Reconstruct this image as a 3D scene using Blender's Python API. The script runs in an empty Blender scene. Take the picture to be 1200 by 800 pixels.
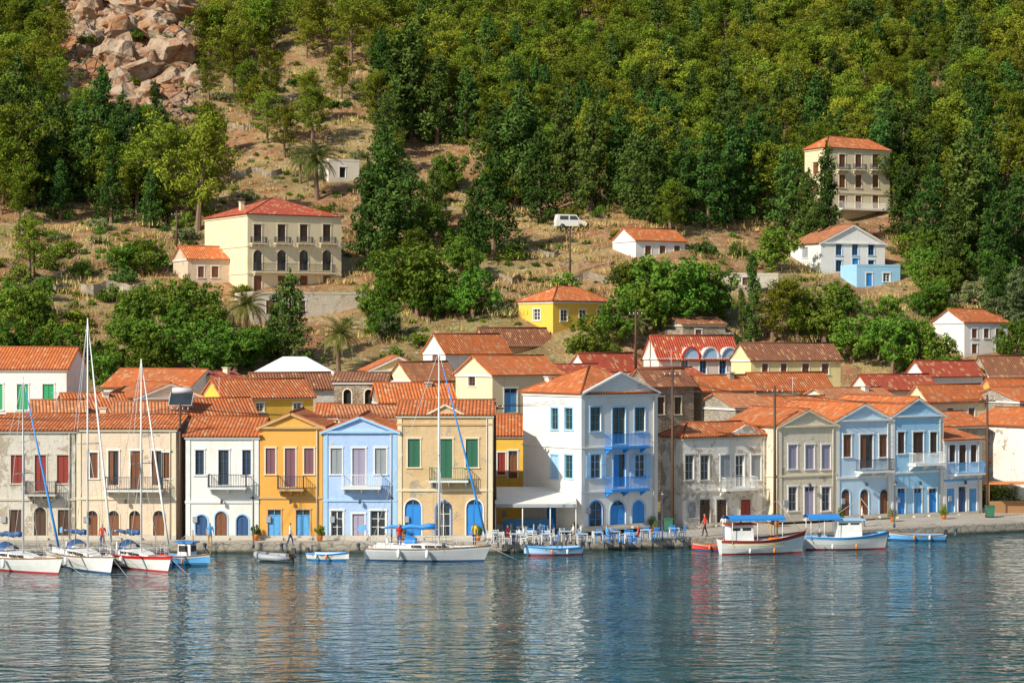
import bpy, math, random
import numpy as np
from mathutils import Vector, noise, Matrix
from collections import defaultdict
random.seed(7)
RNG=np.random.default_rng(7)
S=bpy.context.scene
COL=S.collection
F=2400.0; H=15.6
# ------------------------------------------------------------------ camera / light
cam=bpy.data.cameras.new("camera"); co=bpy.data.objects.new("camera",cam); COL.objects.link(co)
co.location=(0,0,H); co.rotation_euler=(math.radians(90),0,0)
cam.sensor_width=36; cam.lens=72; cam.clip_end=5000; cam.clip_start=0.5
S.camera=co
SUN=Vector((-0.62,-0.60,0.60)).normalized()
sl=bpy.data.lights.new("sun","SUN"); so=bpy.data.objects.new("sun",sl); COL.objects.link(so)
sl.energy=5.0; sl.angle=math.radians(0.53); sl.color=(1.0,0.935,0.80)
so.rotation_euler=SUN.to_track_quat('Z','Y').to_euler(); so.location=(-60,0,80)
w=bpy.data.worlds.new("World"); S.world=w; w.use_nodes=True
n=w.node_tree.nodes; l=w.node_tree.links; n.clear()
sk=n.new("ShaderNodeTexSky"); sk.sky_type='NISHITA'; sk.sun_disc=False
sk.sun_elevation=math.asin(SUN.z); sk.sun_rotation=math.atan2(SUN.x,SUN.y)%(2*math.pi)
bg=n.new("ShaderNodeBackground"); bg.inputs[1].default_value=0.105
ow=n.new("ShaderNodeOutputWorld"); l.new(sk.outputs[0],bg.inputs[0]); l.new(bg.outputs[0],ow.inputs[0])
S.view_settings.view_transform='Standard'; S.view_settings.look='None'; S.view_settings.exposure=0
# ------------------------------------------------------------------ terrain fn
QX=[-700,-120,-40,-22,0,16.25,26.8,42,70,120,700]
QY=[160,150,150,151,151,156,161,168,178,186,200]
def yq(x): return float(np.interp(x,QX,QY))
PR=[0,15,20,30,45,65,85,110,150,200,260,320,420,600]
PZ=[.55,.55,1.2,3.4,8.0,14.0,20.6,28.6,43.5,66,95,122,140,120]
def sstep(a,b,x):
    t=min(1,max(0,(x-a)/(b-a))); return t*t*(3-2*t)
def terr(x,y):
    q=yq(x)
    r=y-150-(q-150)*max(0,1-max(0,(y-q))/110.)
    z=float(np.interp(r,PR,PZ))
    if r>22:
        k=sstep(22,80,r)
        z+=noise.noise(Vector((x*.028,y*.028,3)))*3.2*k+noise.noise(Vector((x*.13,y*.13,8)))*.7*k
        if r>90:
            px=600+F*x/y; py=400-(z-H)*F/y
            m=sstep(55,95,px)*(1-sstep(205,255,px))*(1-sstep(125,175,py))
            if m>0:
                v=abs(noise.noise(Vector((x*.13,y*.08,z*.02))))
                v2=abs(noise.noise(Vector((x*.42,y*.22,1))))
                st=(z*.28+noise.noise(Vector((x*.07,y*.07,2)))*1.5)%1.
                z+=m*(5.5*v+2.2*v2+ (sstep(.35,.65,st)-st)*3.0)
    return z
def hit(px,py):
    d=165.
    while d<480:
        x=(px-600)*d/F; z=H-(py-400)*d/F
        if terr(x,d)>=z: return d
        d+=.5
    return 480.
# ------------------------------------------------------------------ materials
MATS={}
class NT:
    def __init__(s,name):
        s.m=bpy.data.materials.new(name); s.m.use_nodes=True
        s.t=s.m.node_tree; s.b=s.t.nodes["Principled BSDF"]; s.out=s.t.nodes["Material Output"]
    def n(s,t,**k):
        x=s.t.nodes.new(t)
        for a,v in k.items(): setattr(x,a,v)
        return x
    def l(s,a,b): s.t.links.new(a,b)
    def val(s,sock,v):
        if hasattr(v,'is_linked') : s.l(v,sock)
        else: sock.default_value=v
    def math(s,op,a,b=0.,c=None,clamp=False):
        x=s.n("ShaderNodeMath",operation=op); x.use_clamp=clamp
        s.val(x.inputs[0],a); s.val(x.inputs[1],b)
        if c is not None: s.val(x.inputs[2],c)
        return x.outputs[0]
    def mix(s,f,a,b,blend='MIX'):
        x=s.n("ShaderNodeMix",data_type='RGBA',blend_type=blend)
        s.val(x.inputs[0],f)
        for i,v in ((6,a),(7,b)):
            if hasattr(v,'is_linked'): s.l(v,x.inputs[i])
            else: x.inputs[i].default_value=(*v[:3],1)
        return x.outputs[2]
    def coords(s,scale=(1,1,1),rnd=True,kind='Object'):
        tc=s.n("ShaderNodeTexCoord"); o=tc.outputs[kind]
        if rnd:
            oi=s.n("ShaderNodeObjectInfo"); a=s.n("ShaderNodeVectorMath",operation='MULTIPLY_ADD')
            s.l(oi.outputs['Random'],a.inputs[0]); a.inputs[1].default_value=(91,57,33); s.l(o,a.inputs[2]); o=a.outputs[0]
        mp=s.n("ShaderNodeVectorMath",operation='MULTIPLY'); s.l(o,mp.inputs[0]); mp.inputs[1].default_value=scale
        return mp.outputs[0]
    def noise(s,vec,scale,detail=4,rough=.55,dist=0):
        x=s.n("ShaderNodeTexNoise"); x.inputs['Scale'].default_value=scale; x.inputs['Detail'].default_value=detail
        x.inputs['Roughness'].default_value=rough; x.inputs['Distortion'].default_value=dist
        s.l(vec,x.inputs['Vector']); return x.outputs['Fac']
    def ramp(s,f,a,b):
        x=s.n("ShaderNodeMapRange"); x.interpolation_type='SMOOTHSTEP'; s.l(f,x.inputs[0]); x.inputs[1].default_value=a; x.inputs[2].default_value=b
        return x.outputs[0]
    def bump(s,h,strength=.5,dist=.02):
        x=s.n("ShaderNodeBump"); x.inputs['Strength'].default_value=strength; x.inputs['Distance'].default_value=dist
        s.l(h,x.inputs['Height']); s.l(x.outputs[0],s.b.inputs['Normal']); return x
    def fin(s,col,rough=.8):
        s.val(s.b.inputs['Base Color'],col if hasattr(col,'is_linked') else (*col,1)); s.val(s.b.inputs['Roughness'],rough); return s.m
def plaster(name,col,dirt=.35,patch=0,pcol=(.36,.29,.21)):
    k=('pl',name)
    if k in MATS: return MATS[k]
    t=NT(name); v=t.coords()
    a=t.noise(v,.55,7,.62); b=t.noise(t.coords((2.2,2.2,.22)),1.3,5,.6); c=t.noise(v,5,4)
    dk=tuple(x*.62 for x in col); wm=(col[0]*.86,col[1]*.80,col[2]*.70)
    x=t.mix(t.math('MULTIPLY',t.ramp(a,.45,.72),dirt+.2),col,wm)
    x=t.mix(t.math('MULTIPLY',t.ramp(b,.52,.8),dirt*1.5,clamp=True),x,dk)
    x=t.mix(t.math('MULTIPLY',t.ramp(c,.45,.75),.14),x,dk)
    sp=t.n("ShaderNodeSeparateXYZ"); tc=t.n("ShaderNodeTexCoord"); t.l(tc.outputs['Object'],sp.inputs[0])
    g=t.math('ADD',sp.outputs[2],t.math('MULTIPLY',a,1.6)); g2=t.n("ShaderNodeMapRange"); t.l(g,g2.inputs[0]); g2.inputs[1].default_value=1.6; g2.inputs[2].default_value=.6
    x=t.mix(t.math('MULTIPLY',g2.outputs[0],dirt+.15),x,(.40,.34,.27))
    if patch>0:
        p=t.noise(v,.75,8,.7,.4); st=t.n("ShaderNodeTexVoronoi"); st.inputs['Scale'].default_value=3.2; t.l(t.coords((1,1,1.7)),st.inputs['Vector'])
        pc=t.mix(t.ramp(st.outputs['Distance'],.05,.5),tuple(q*.55 for q in pcol),pcol)
        pm=t.mix(t.noise(v,2.5,3),pc,(.48,.42,.33))
        x=t.mix(t.ramp(p,.62-patch*.22,.65-patch*.22),x,pm)
        t.bump(t.math('ADD',p,t.math('MULTIPLY',st.outputs['Distance'],.4)),.7,.05)
    else: t.bump(t.math('ADD',a,t.math('MULTIPLY',c,.3)),.5,.02)
    MATS[k]=t.fin(x,.9); return MATS[k]
def stone(name,c1=(.42,.34,.24),c2=(.19,.15,.11),sc=2.6):
    k=('st',name)
    if k in MATS: return MATS[k]
    t=NT(name); vo=t.n("ShaderNodeTexVoronoi"); vo.inputs['Scale'].default_value=sc; t.l(t.coords((1,1,1.7)),vo.inputs['Vector'])
    ve=t.n("ShaderNodeTexVoronoi",feature='DISTANCE_TO_EDGE'); ve.inputs['Scale'].default_value=sc; t.l(t.coords((1,1,1.7)),ve.inputs['Vector'])
    bw=t.n("ShaderNodeRGBToBW"); t.l(vo.outputs['Color'],bw.inputs[0])
    x=t.mix(bw.outputs[0],c1,tuple(q*.62 for q in c1)); x=t.mix(t.ramp(ve.outputs['Distance'],.0,.07),c2,x)
    x=t.mix(t.math('MULTIPLY',t.ramp(t.noise(t.coords(),.6,6),.45,.65),.6),x,(.54,.48,.38))
    t.bump(t.ramp(ve.outputs['Distance'],0,.12),.8,.05)
    MATS[k]=t.fin(x,.95); return MATS[k]
def paint(name,col,rough=.5,metal=0,var=.25):
    k=('pa',name)
    if k in MATS: return MATS[k]
    t=NT(name); a=t.noise(t.coords(),1.7,5,.6)
    x=t.mix(t.math('MULTIPLY',t.ramp(a,.4,.75),var),col,tuple(q*.55+.04 for q in col)); t.b.inputs['Metallic'].default_value=metal
    MATS[k]=t.fin(x,rough); return MATS[k]
def roofmat(name,col,old=.4):
    k=('rf',name)
    if k in MATS: return MATS[k]
    t=NT(name); tc=t.n("ShaderNodeTexCoord"); sp=t.n("ShaderNodeSeparateXYZ"); t.l(tc.outputs['UV'],sp.inputs[0])
    U=t.math('DIVIDE',sp.outputs[0],.27); V=t.math('DIVIDE',sp.outputs[1],.40)
    cb=t.n("ShaderNodeCombineXYZ"); t.l(t.math('FLOOR',U),cb.inputs[0]); t.l(t.math('FLOOR',V),cb.inputs[1])
    oi=t.n("ShaderNodeObjectInfo"); t.l(t.math('MULTIPLY',oi.outputs['Random'],50),cb.inputs[2])
    wn=t.n("ShaderNodeTexWhiteNoise"); wn.noise_dimensions='3D'; t.l(cb.outputs[0],wn.inputs['Vector'])
    x=t.mix(t.math('MULTIPLY',wn.outputs['Value'],.75),col,(col[0]*.58,col[1]*.5,col[2]*.55))
    x=t.mix(t.ramp(wn.outputs['Value'],.86,.9),x,(.72,.38,.18))
    v=t.coords(); a=t.noise(v,.5,6,.65)
    x=t.mix(t.math('MULTIPLY',t.ramp(a,.48,.66),old),x,(.34,.18,.10))
    x=t.mix(t.math('MULTIPLY',t.ramp(t.noise(v,1.9,4),.58,.75),old),x,(.60,.38,.22))
    oc=t.mix(t.math('FRACT',t.math('MULTIPLY',oi.outputs['Random'],17.)),(1.,1.,1.),(.78,.78,.84)); x=t.mix(1.,x,oc,'MULTIPLY')
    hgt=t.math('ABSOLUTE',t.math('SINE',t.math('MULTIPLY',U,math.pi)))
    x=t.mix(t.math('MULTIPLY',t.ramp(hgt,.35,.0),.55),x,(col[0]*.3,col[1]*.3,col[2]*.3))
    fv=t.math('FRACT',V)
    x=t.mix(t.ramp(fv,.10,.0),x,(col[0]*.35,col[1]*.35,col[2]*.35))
    t.bump(t.math('SUBTRACT',hgt,t.math('MULTIPLY',fv,.5)),1.,.06)
    MATS[k]=t.fin(x,.85); return MATS[k]
RF={'o':roofmat('roof_tiles_orange',(.82,.225,.055),.3),'r':roofmat('roof_tiles_red',(.66,.115,.05),.12),'b':roofmat('roof_tiles_brown',(.46,.18,.08),.45),'s':roofmat('roof_tiles_salmon',(.74,.28,.11),.5)}
def glassmat():
    t=NT('window_glass'); a=t.noise(t.coords(),.9,2)
    t.b.inputs['Specular IOR Level'].default_value=.8
    return t.fin(t.mix(a,(.015,.02,.025),(.06,.075,.085)),.08)
GL=glassmat(); DARK=paint('dark_interior',(.018,.016,.015),.9)
C={'brown':(.22,.085,.035),'redbrown':(.32,.045,.03),'blue':(.03,.27,.74),'teal':(.05,.25,.30),'green':(.04,.17,.10),'bgreen':(.04,.42,.17),
 'grey':(.36,.39,.42),'white':(.82,.82,.79),'lilac':(.40,.37,.50),'dkblue':(.04,.10,.24),'mauve':(.26,.12,.15),'cream':(.80,.70,.50),'lblue':(.40,.64,.88),'black':(.03,.03,.03),'iron':(.05,.06,.08),
 'stonec':(.58,.53,.44),'tan':(.62,.40,.18),'red':(.62,.04,.03),'yellow':(.80,.52,.04),'wood':(.36,.19,.08),'dkbrown':(.09,.045,.025),'orange':(.8,.24,.03),'steel':(.62,.63,.65),'sky':(.12,.42,.80)}
def PC(k): return paint('paint_'+k,C[k],.5 if k not in('wood','brown','redbrown','dkbrown') else .65)
# ------------------------------------------------------------------ assembly helper
def mkobj(name,v,f,mat,parent=None,uv=None,smooth=False,mi=None):
    me=bpy.data.meshes.new(name); me.from_pydata([tuple(p) for p in v],[],f)
    for m in (mat if isinstance(mat,list) else [mat]): me.materials.append(m)
    if uv is not None:
        ul=me.uv_layers.new(name="UVMap"); ul.data.foreach_set('uv',np.array(uv,dtype=np.float32).ravel())
    if mi is not None: me.polygons.foreach_set('material_index',mi)
    if smooth: me.polygons.foreach_set('use_smooth',[True]*len(me.polygons))
    me.update(); o=bpy.data.objects.new(name,me); COL.objects.link(o)
    if parent: o.parent=parent
    return o
def ring_tube(pts,radii,n=6):
    v=[];f=[]
    for i,p in enumerate(pts):
        p=Vector(p); a=Vector(pts[max(0,i-1)]); b=Vector(pts[min(len(pts)-1,i+1)])
        d=(b-a).normalized(); up=Vector((0,0,1)) if abs(d.z)<.9 else Vector((1,0,0))
        s=d.cross(up).normalized(); t=s.cross(d)
        for k in range(n):
            an=2*math.pi*k/n; v.append(p+s*math.cos(an)*radii[i]+t*math.sin(an)*radii[i])
    for i in range(len(pts)-1):
        for k in range(n):
            f.append((i*n+k,i*n+(k+1)%n,(i+1)*n+(k+1)%n,(i+1)*n+k))
    f.append(tuple(range(n))[::-1]); f.append(tuple(range((len(pts)-1)*n,len(pts)*n)))
    return v,f
class Asm:
    def __init__(s,name,loc=(0,0,0),ang=0):
        s.name=name; s.e=bpy.data.objects.new(name,None); COL.objects.link(s.e); s.e.empty_display_size=.5
        s.e.location=loc; s.e.rotation_euler=(0,0,ang); s.p={}
    def part(s,name,mat,smooth=False):
        k=(name,mat.name,smooth)
        if k not in s.p: s.p[k]=([],[],[],mat)
        return s.p[k]
    def add(s,name,mat,v,f,uv=None,smooth=False):
        V,Fc,U,_=s.part(name,mat,smooth); o=len(V); V.extend([Vector(q) for q in v]); Fc.extend([tuple(i+o for i in q) for q in f])
        if uv is None: U.extend([(0,0)]*sum(len(q) for q in f))
        else: U.extend(uv)
    def box(s,name,mat,x0,x1,y0,y1,z0,z1,taper=0,mp=None):
        t=taper
        v=[(x0,y0,z0),(x1,y0,z0),(x1,y1,z0),(x0,y1,z0),(x0+t,y0+t,z1),(x1-t,y0+t,z1),(x1-t,y1-t,z1),(x0+t,y1-t,z1)]
        if mp: v=[mp(*q) for q in v]
        s.add(name,mat,v,[(3,2,1,0),(4,5,6,7),(0,1,5,4),(1,2,6,5),(2,3,7,6),(3,0,4,7)])
    def beam(s,name,mat,a,b,wd,ht):
        a=Vector(a);b=Vector(b); d=(b-a).normalized(); up=Vector((0,0,1)) if abs(d.z)<.95 else Vector((0,1,0))
        sd=d.cross(up).normalized()*wd/2; u=sd.cross(d).normalized()*ht/2
        v=[]
        for q in (a,b): v+=[q-sd-u,q+sd-u,q+sd+u,q-sd+u]
        s.add(name,mat,v,[(0,1,2,3),(7,6,5,4),(0,4,5,1),(1,5,6,2),(2,6,7,3),(3,7,4,0)])
    def tube(s,name,mat,pts,r,n=6):
        if not isinstance(r,(list,tuple)): r=[r]*len(pts)
        v,f=ring_tube(pts,r,n); s.add(name,mat,v,f,smooth=True)
    def slab(s,name,mat,pts,th=.12):
        P=[Vector(q) for q in pts]; e=(P[1]-P[0]).normalized(); nn=(P[1]-P[0]).cross(P[2]-P[0]).normalized()
        if nn.z<0: nn=-nn
        up=nn.cross(e).normalized(); k=len(P)
        top=[q+Vector((0,0,th)) for q in P]; uvf=lambda q:((q-P[0]).dot(e)+40,(q-P[0]).dot(up)+40)
        uvs=[uvf(q) for q in P]
        V=top+[q+Vector((0,0,.015)) for q in P]; f=[tuple(range(k))]; uv=list(uvs)
        f.append(tuple(range(k,2*k))[::-1]); uv+=list(reversed(uvs))
        for i in range(k):
            j=(i+1)%k; f.append((i,i+k,j+k,j)); uv+=[uvs[i],uvs[i],uvs[j],uvs[j]]
        s.add(name,mat,V,f,uv)
    def fin(s):
        for (nm,_,sm),(V,Fc,U,mat) in s.p.items():
            mkobj(nm,V,Fc,mat,s.e,U,sm)
        return s.e
PROT=[]   # protected view rects (px0,px1,py0,py1,d)
FOOT=[]   # footprints x,y,r
class House(Asm):
    def __init__(s,name,pxL,pxR,dL,dR=None,yb=None,ye=None,side=None,depth=8.,wall=None,roof='x',ry=None,rm='o',fd=.1,oh=.25,trim=None,protect=True,pil=False):
        if dL is None: dL=hit(pxL,yb)
        if dR is None: dR=dL
        elif dR<60: dR=dL+dR
        x0=(pxL-600)*dL/F; x1=(pxR-600)*dR/F; y0,y1=dL,dR
        s.W=math.hypot(x1-x0,y1-y0); ang=math.atan2(y1-y0,x1-x0); s.u=((x1-x0)/s.W,(y1-y0)/s.W); s.n=(-s.u[1],s.u[0])
        s.P=(x0,y0)
        if side is not None:
            k=(side-600)/F; L=(k*y0-x0)/(s.n[0]-k*s.n[1]); depth=min(max(L,3),22)
        s.D=depth
        s.zb=H-(yb-400)*dL/F if yb else terr(x0+s.n[0]*depth/2,y0+s.n[1]*depth/2)-.2
        s.h=H-(ye-400)*dL/F-s.zb
        super().__init__(name,(x0,y0,s.zb),ang)
        s.wall=wall; s.roof=roof; s.rm=RF[rm]; s.fd=fd; s.oh=oh; s.ops={'f':[],'l':[]}; s.trim=trim or PC('white'); s.rmk=rm
        yc=y0+(depth/2*s.n[1] if roof in('x','h') else 0)
        s.rh=(H-(ry-400)*yc/F-s.zb-s.h) if ry else 1.2
        s.rh=max(.4,s.rh)
        cx=x0+s.u[0]*s.W/2+s.n[0]*depth/2; cy=y0+s.u[1]*s.W/2+s.n[1]*depth/2
        FOOT.append((cx,cy,math.hypot(s.W,depth)/2*.9))
        if protect: PROT.append((min(pxL,side or pxL),pxR,(ry or ye),(yb or ye+25),dL))
        if pil:
            for a,b in ((0,.32),(s.W-.32,s.W)): s.box('pilasters',s.trim,a-.02 if a==0 else a,b if a==0 else b+.02,-.06,.01,-.02,s.h-.02)
        if yb and yb>600:
            px_=s.W-.42
            s.tube('drainpipe',PC('stonec'),[(px_,-.1,.05),(px_,-.1,s.h-.25)],.045,6)
            s.box('meter_box',PC('grey'),.5,.85,-.12,.008,1.3,1.75)
            s.box('wall_plinth',PC('stonec'),-.03,s.W+.03,-.075,-.062,-.02,.32)
            s.beam('wall_lamp',PC('iron'),(s.W*.5,0,2.95),(s.W*.5,-.35,3.05),.03,.03); s.box('wall_lamp',PC('iron'),s.W*.5-.09,s.W*.5+.09,-.44,-.26,2.72,3.0,.02)
    def mp(s,face):
        W,D=s.W,s.D
        return {'f':lambda a,t,w:(a,t,w),'l':lambda a,t,w:(t,D-a,w),'r':lambda a,t,w:(W-t,a,w),'b':lambda a,t,w:(W-a,D-t,w)}[face]
    def conv(s,face,px,py):
        if face=='f': ox,oy=s.P; dx,dy=s.u
        else: ox,oy=s.P[0]+s.n[0]*s.D,s.P[1]+s.n[1]*s.D; dx,dy=-s.n[0],-s.n[1]
        k=(px-600)/F; a=(k*oy-ox)/(dx-k*dy); Y=oy+a*dy
        return a,H-(py-400)*Y/F-s.zb
    def win(s,px0,px1,py0,py1,kind='win',col='blue',face='f',arch=False,sur='white',sw=.11):
        a0,_=s.conv(face,px0,py0); a1,_=s.conv(face,px1,py0); am=(px0+px1)/2
        _,w1=s.conv(face,am,py0); _,w0=s.conv(face,am,py1)
        L=s.W if face=='f' else s.D
        a0=max(.15,a0); a1=min(L-.15,a1); w1=min(w1,s.h-.1); w0=max(w0,.02)
        if a1-a0<.25 or w1-w0<.3: return
        s.ops[face].append((a0,a1,w0,w1)); mp=s.mp(face); m=PC(col)
        rise=min((a1-a0)/2,(w1-w0)*.4) if arch else 0
        R=.22; B=lambda nm,mat,*q: s.box(nm,mat,*q,mp=mp)
        Q=lambda nm,mat,pts:s.add(nm,mat,[mp(*q) for q in pts],[tuple(range(len(pts)))])
        for pts in ([(a0,0,w0),(a0,R,w0),(a0,R,w1),(a0,0,w1)],[(a1,0,w0),(a1,0,w1),(a1,R,w1),(a1,R,w0)],[(a0,0,w0),(a1,0,w0),(a1,R,w0),(a0,R,w0)],[(a0,0,w1),(a0,R,w1),(a1,R,w1),(a1,0,w1)]):
            Q('window_reveals',s.wall,pts)
        Q('dark_rooms',DARK,[(a0,R,w0),(a1,R,w0),(a1,R,w1),(a0,R,w1)])
        mid=(a0+a1)/2
        if arch:
            hw=(a1-a0)/2; N=8
            arc=[(mid-hw*math.cos(math.pi*i/N),w1-rise+rise*math.sin(math.pi*i/N)) for i in range(N+1)]
            for i in range(N):
                cx=a0 if i<N/2 else a1; p,q=arc[i],arc[i+1]
                Q('arch_spandrels',s.wall,[(cx,0,w1),(p[0],0,p[1]),(q[0],0,q[1])])
                Q('arch_spandrels',s.wall,[(p[0],0,p[1]),(p[0],.12,p[1]),(q[0],.12,q[1]),(q[0],0,q[1])])
                if sur:
                    pp=Vector((p[0]-mid,p[1]-(w1-rise))); qq=Vector((q[0]-mid,q[1]-(w1-rise)))
                    po=pp*(1+sw/hw); qo=qq*(1+sw/hw)
                    f4=[(mid+z[0],-.035,w1-rise+z[1]) for z in (pp,po,qo,qq)]
                    Q('window_surrounds',PC(sur),f4)
                    Q('window_surrounds',PC(sur),[f4[1],(f4[1][0],0,f4[1][2]),(f4[2][0],0,f4[2][2]),f4[2]])
        if sur:
            sm=PC(sur); top=w1-rise if arch else w1
            B('window_surrounds',sm,a0-sw,a0-.003,-.035,.012,w0-.02,top); B('window_surrounds',sm,a1+.003,a1+sw,-.035,.012,w0-.02,top)
            if not arch: B('window_surrounds',sm,a0-sw-.03,a1+sw+.03,-.06,.012,w1+.003,w1+sw+.02)
            if kind in('win','shut','open') and w0>.6: B('window_sills',sm,a0-sw-.05,a1+sw+.05,-.09,.012,w0-.1,w0-.022)
        g=.012
        if kind in('win','open'):
            Q('window_glass',GL,[(a0+g,.15,w0+g),(a1-g,.15,w0+g),(a1-g,.15,w1-g),(a0+g,.15,w1-g)])
            fw=.065
            B('window_frames',m,a0+g,a0+fw,.09,.14,w0+g,w1-g); B('window_frames',m,a1-fw,a1-g,.09,.14,w0+g,w1-g)
            B('window_frames',m,a0+fw,a1-fw,.09,.14,w0+g,w0+fw); B('window_frames',m,a0+fw,a1-fw,.09,.14,w1-fw,w1-g)
            B('window_frames',m,mid-.035,mid+.035,.085,.137,w0+fw,w1-fw)
            for fr in (.36,.68): B('window_frames',m,a0+fw,a1-fw,.1,.133,w0+(w1-w0)*fr-.02,w0+(w1-w0)*fr+.02)
        if kind=='open':
            lw=(a1-a0)*.5
            for q0,q1 in ((a0-lw-.01,a0-.015),(a1+.015,a1+lw+.01)):
                B('shutters',m,q0,q1,-.085,-.045,w0+.01,w1-.02)
                for i in range(2): 
                    zz=w0+(w1-w0)*(.08+.47*i); B('shutters',m,q0+.05,q1-.05,-.1,-.087,zz,zz+(w1-w0)*.38)
        if kind=='half':
            Q('window_glass',GL,[(a0+g,.15,w0+g),(a1-g,.15,w0+g),(a1-g,.15,w1-g),(a0+g,.15,w1-g)])
            B('shutters',m,a0+g,mid-.02,.05,.09,w0+g,w1-g); B('window_frames',m,a1-.08,a1-g,.06,.11,w0+g,w1-g)
        if kind=='shut':
            for q0,q1 in ((a0+g,mid-.01),(mid+.01,a1-g)):
                B('shutters',m,q0,q1,.07,.11,w0+g,w1-g)
                B('shutters',m,q0+.01,q0+.06,.045,.069,w0+.02,w1-.02); B('shutters',m,q1-.06,q1-.01,.045,.069,w0+.02,w1-.02)
                k=max(4,int((w1-w0)/.13))
                for i in range(k):
                    zz=w0+.04+(w1-w0-.1)*i/k; B('shutter_slats',m,q0+.062,q1-.062,.05,.068,zz,zz+.06)
        if kind=='door':
            tr=w1-.45 if (w1-w0)>2.1 else w1-.05
            if tr<w1-.1:
                Q('window_glass',GL,[(a0+g,.14,tr+.03),(a1-g,.14,tr+.03),(a1-g,.14,w1-g),(a0+g,.14,w1-g)]); B('door_frame',m,a0+g,a1-g,.05,.13,tr,tr+.07); B('door_frame',m,mid-.03,mid+.03,.06,.12,tr+.072,w1-g)
            for q0,q1 in ((a0+g,mid-.008),(mid+.008,a1-g)):
                B('doors',m,q0,q1,.08,.13,w0+.01,tr-.005)
                for fa,fb in ((.06,.38),(.45,.92)): B('doors',m,q0+.08,q1-.08,.06,.079,w0+(tr-w0)*fa,w0+(tr-w0)*fb)
            if w0<.1 and face=='f': B('doorstep',PC('stonec'),a0-.2,a1+.2,-.38,-.08,-.02,.15)
    def wins(s,xs,py0,py1,wd,**k):
        for x in xs: s.win(x-wd/2,x+wd/2,py0,py1,**k)
    def balc(s,px0,px1,py,col='iron',out=.95,hr=.95,slab='white',face='f'):
        a0,w0=s.conv(face,px0,py); a1,w1=s.conv(face,px1,py); w=(w0+w1)/2; m=PC(col); sm=PC(slab)
        s.box('balcony_slab',sm,a0,a1,-out,.01,w-.14,w)
        for i in range(3):
            a=a0+.2+(a1-a0-.4)*i/2
            v=[(a-.06,0.01,w-.141),(a-.06,-out*.75,w-.141),(a-.06,.01,w-.55),(a+.06,.01,w-.141),(a+.06,-out*.75,w-.141),(a+.06,.01,w-.55)]
            s.add('balcony_brackets',sm,v,[(0,1,2),(3,5,4),(0,3,4,1),(1,4,5,2)])
        e=.04
        for z in (w+.08,w+hr):
            s.box('balcony_rail',m,a0+e,a1-e,-out+e-.02,-out+e+.02,z-.022,z+.022)
            for a in (a0+e,a1-e): s.box('balcony_rail',m,a-.018,a+.018,-out+e+.022,0,z-.02,z+.02)
        k=max(4,int((a1-a0)/.13))
        for i in range(k+1):
            a=a0+e+(a1-a0-2*e)*i/k; s.box('balcony_balusters',m,a-.014,a+.014,-out+e-.014,-out+e+.014,w,w+hr-.024)
        for i in range(1,6):
            y=-out+e+(out-e)*i/6
            for a in (a0+e,a1-e): s.box('balcony_balusters',m,a-.012,a+.012,y-.012,y+.012,w,w+hr-.024)
    def belt(s,py,th=.16,out=.09,mat=None):
        _,w=s.conv('f',600+F*s.P[0]/s.P[1],py); s.box('belt_course',mat or s.trim,-.04,s.W+.04,-out,.011,w-th/2,w+th/2)
        s.box('belt_course',mat or s.trim,-out,-.001,.013,s.D,w-th/2,w+th/2)
    def plane(s,face,L,h):
        mp=s.mp(face); ops=s.ops.get(face,[]); w0=-s.fd
        ss=sorted({0.,L}|{o[0] for o in ops}|{o[1] for o in ops}); ww=sorted({w0,h}|{o[2] for o in ops}|{o[3] for o in ops})
        for i in range(len(ss)-1):
            for j in range(len(ww)-1):
                c=((ss[i]+ss[i+1])/2,(ww[j]+ww[j+1])/2)
                if any(o[0]<c[0]<o[1] and o[2]<c[1]<o[3] for o in ops): continue
                s.add('walls',s.wall,[mp(ss[i],0,ww[j]),mp(ss[i+1],0,ww[j]),mp(ss[i+1],0,ww[j+1]),mp(ss[i],0,ww[j+1])],[(0,1,2,3)])
    def chim(s,u,v,ht=1.1):
        z=s.h+s.rh*.3
        s.box('chimney',s.wall,u-.25,u+.25,v-.25,v+.25,z-1.2,z+ht); s.box('chimney_cap',PC('stonec'),u-.33,u+.33,v-.33,v+.33,z+ht,z+ht+.1)
    def done(s,cornice=True,ped=None,antenna=False):
        W,D,h,rh,oh=s.W,s.D,s.h,s.rh,s.oh
        s.plane('f',W,h); s.plane('l',D,h); s.plane('r',D,h); s.plane('b',W,h)
        T=s.trim; r=s.rm
        if s.roof=='x':
            m=rh/(D/2); a,b=-oh,W+oh; ez=h-oh*m
            s.slab('roof',r,[(a,-oh,ez),(b,-oh,ez),(b,D/2,h+rh),(a,D/2,h+rh)])
            s.slab('roof',r,[(b,D+oh,ez),(a,D+oh,ez),(a,D/2,h+rh),(b,D/2,h+rh)])
            s.tube('ridge_tiles',r,[(a,D/2,h+rh+.1),(b,D/2,h+rh+.1)],.11,6)
            for x in (0,W): s.add('gable_walls',s.wall,[(x,0,h),(x,D,h),(x,D/2,h+rh)],[(0,1,2)])
            for x in (-.04,W+.04):
                s.beam('verge',T,(x,-oh*.5,h-oh*.5*m-.03),(x,D/2,h+rh-.03),.09,.1); s.beam('verge',T,(x,D+oh*.5,h-oh*.5*m-.03),(x,D/2,h+rh-.03),.09,.1)
        elif s.roof=='g':
            m=rh/(W/2); f0=-.22; b0=D+oh; ez=h-oh*m
            s.slab('roof',r,[(-oh,b0,ez),(-oh,f0,ez),(W/2,f0,h+rh),(W/2,b0,h+rh)])
            s.slab('roof',r,[(W+oh,f0,ez),(W+oh,b0,ez),(W/2,b0,h+rh),(W/2,f0,h+rh)])
            s.tube('ridge_tiles',r,[(W/2,f0,h+rh+.1),(W/2,b0,h+rh+.1)],.11,6)
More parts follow.
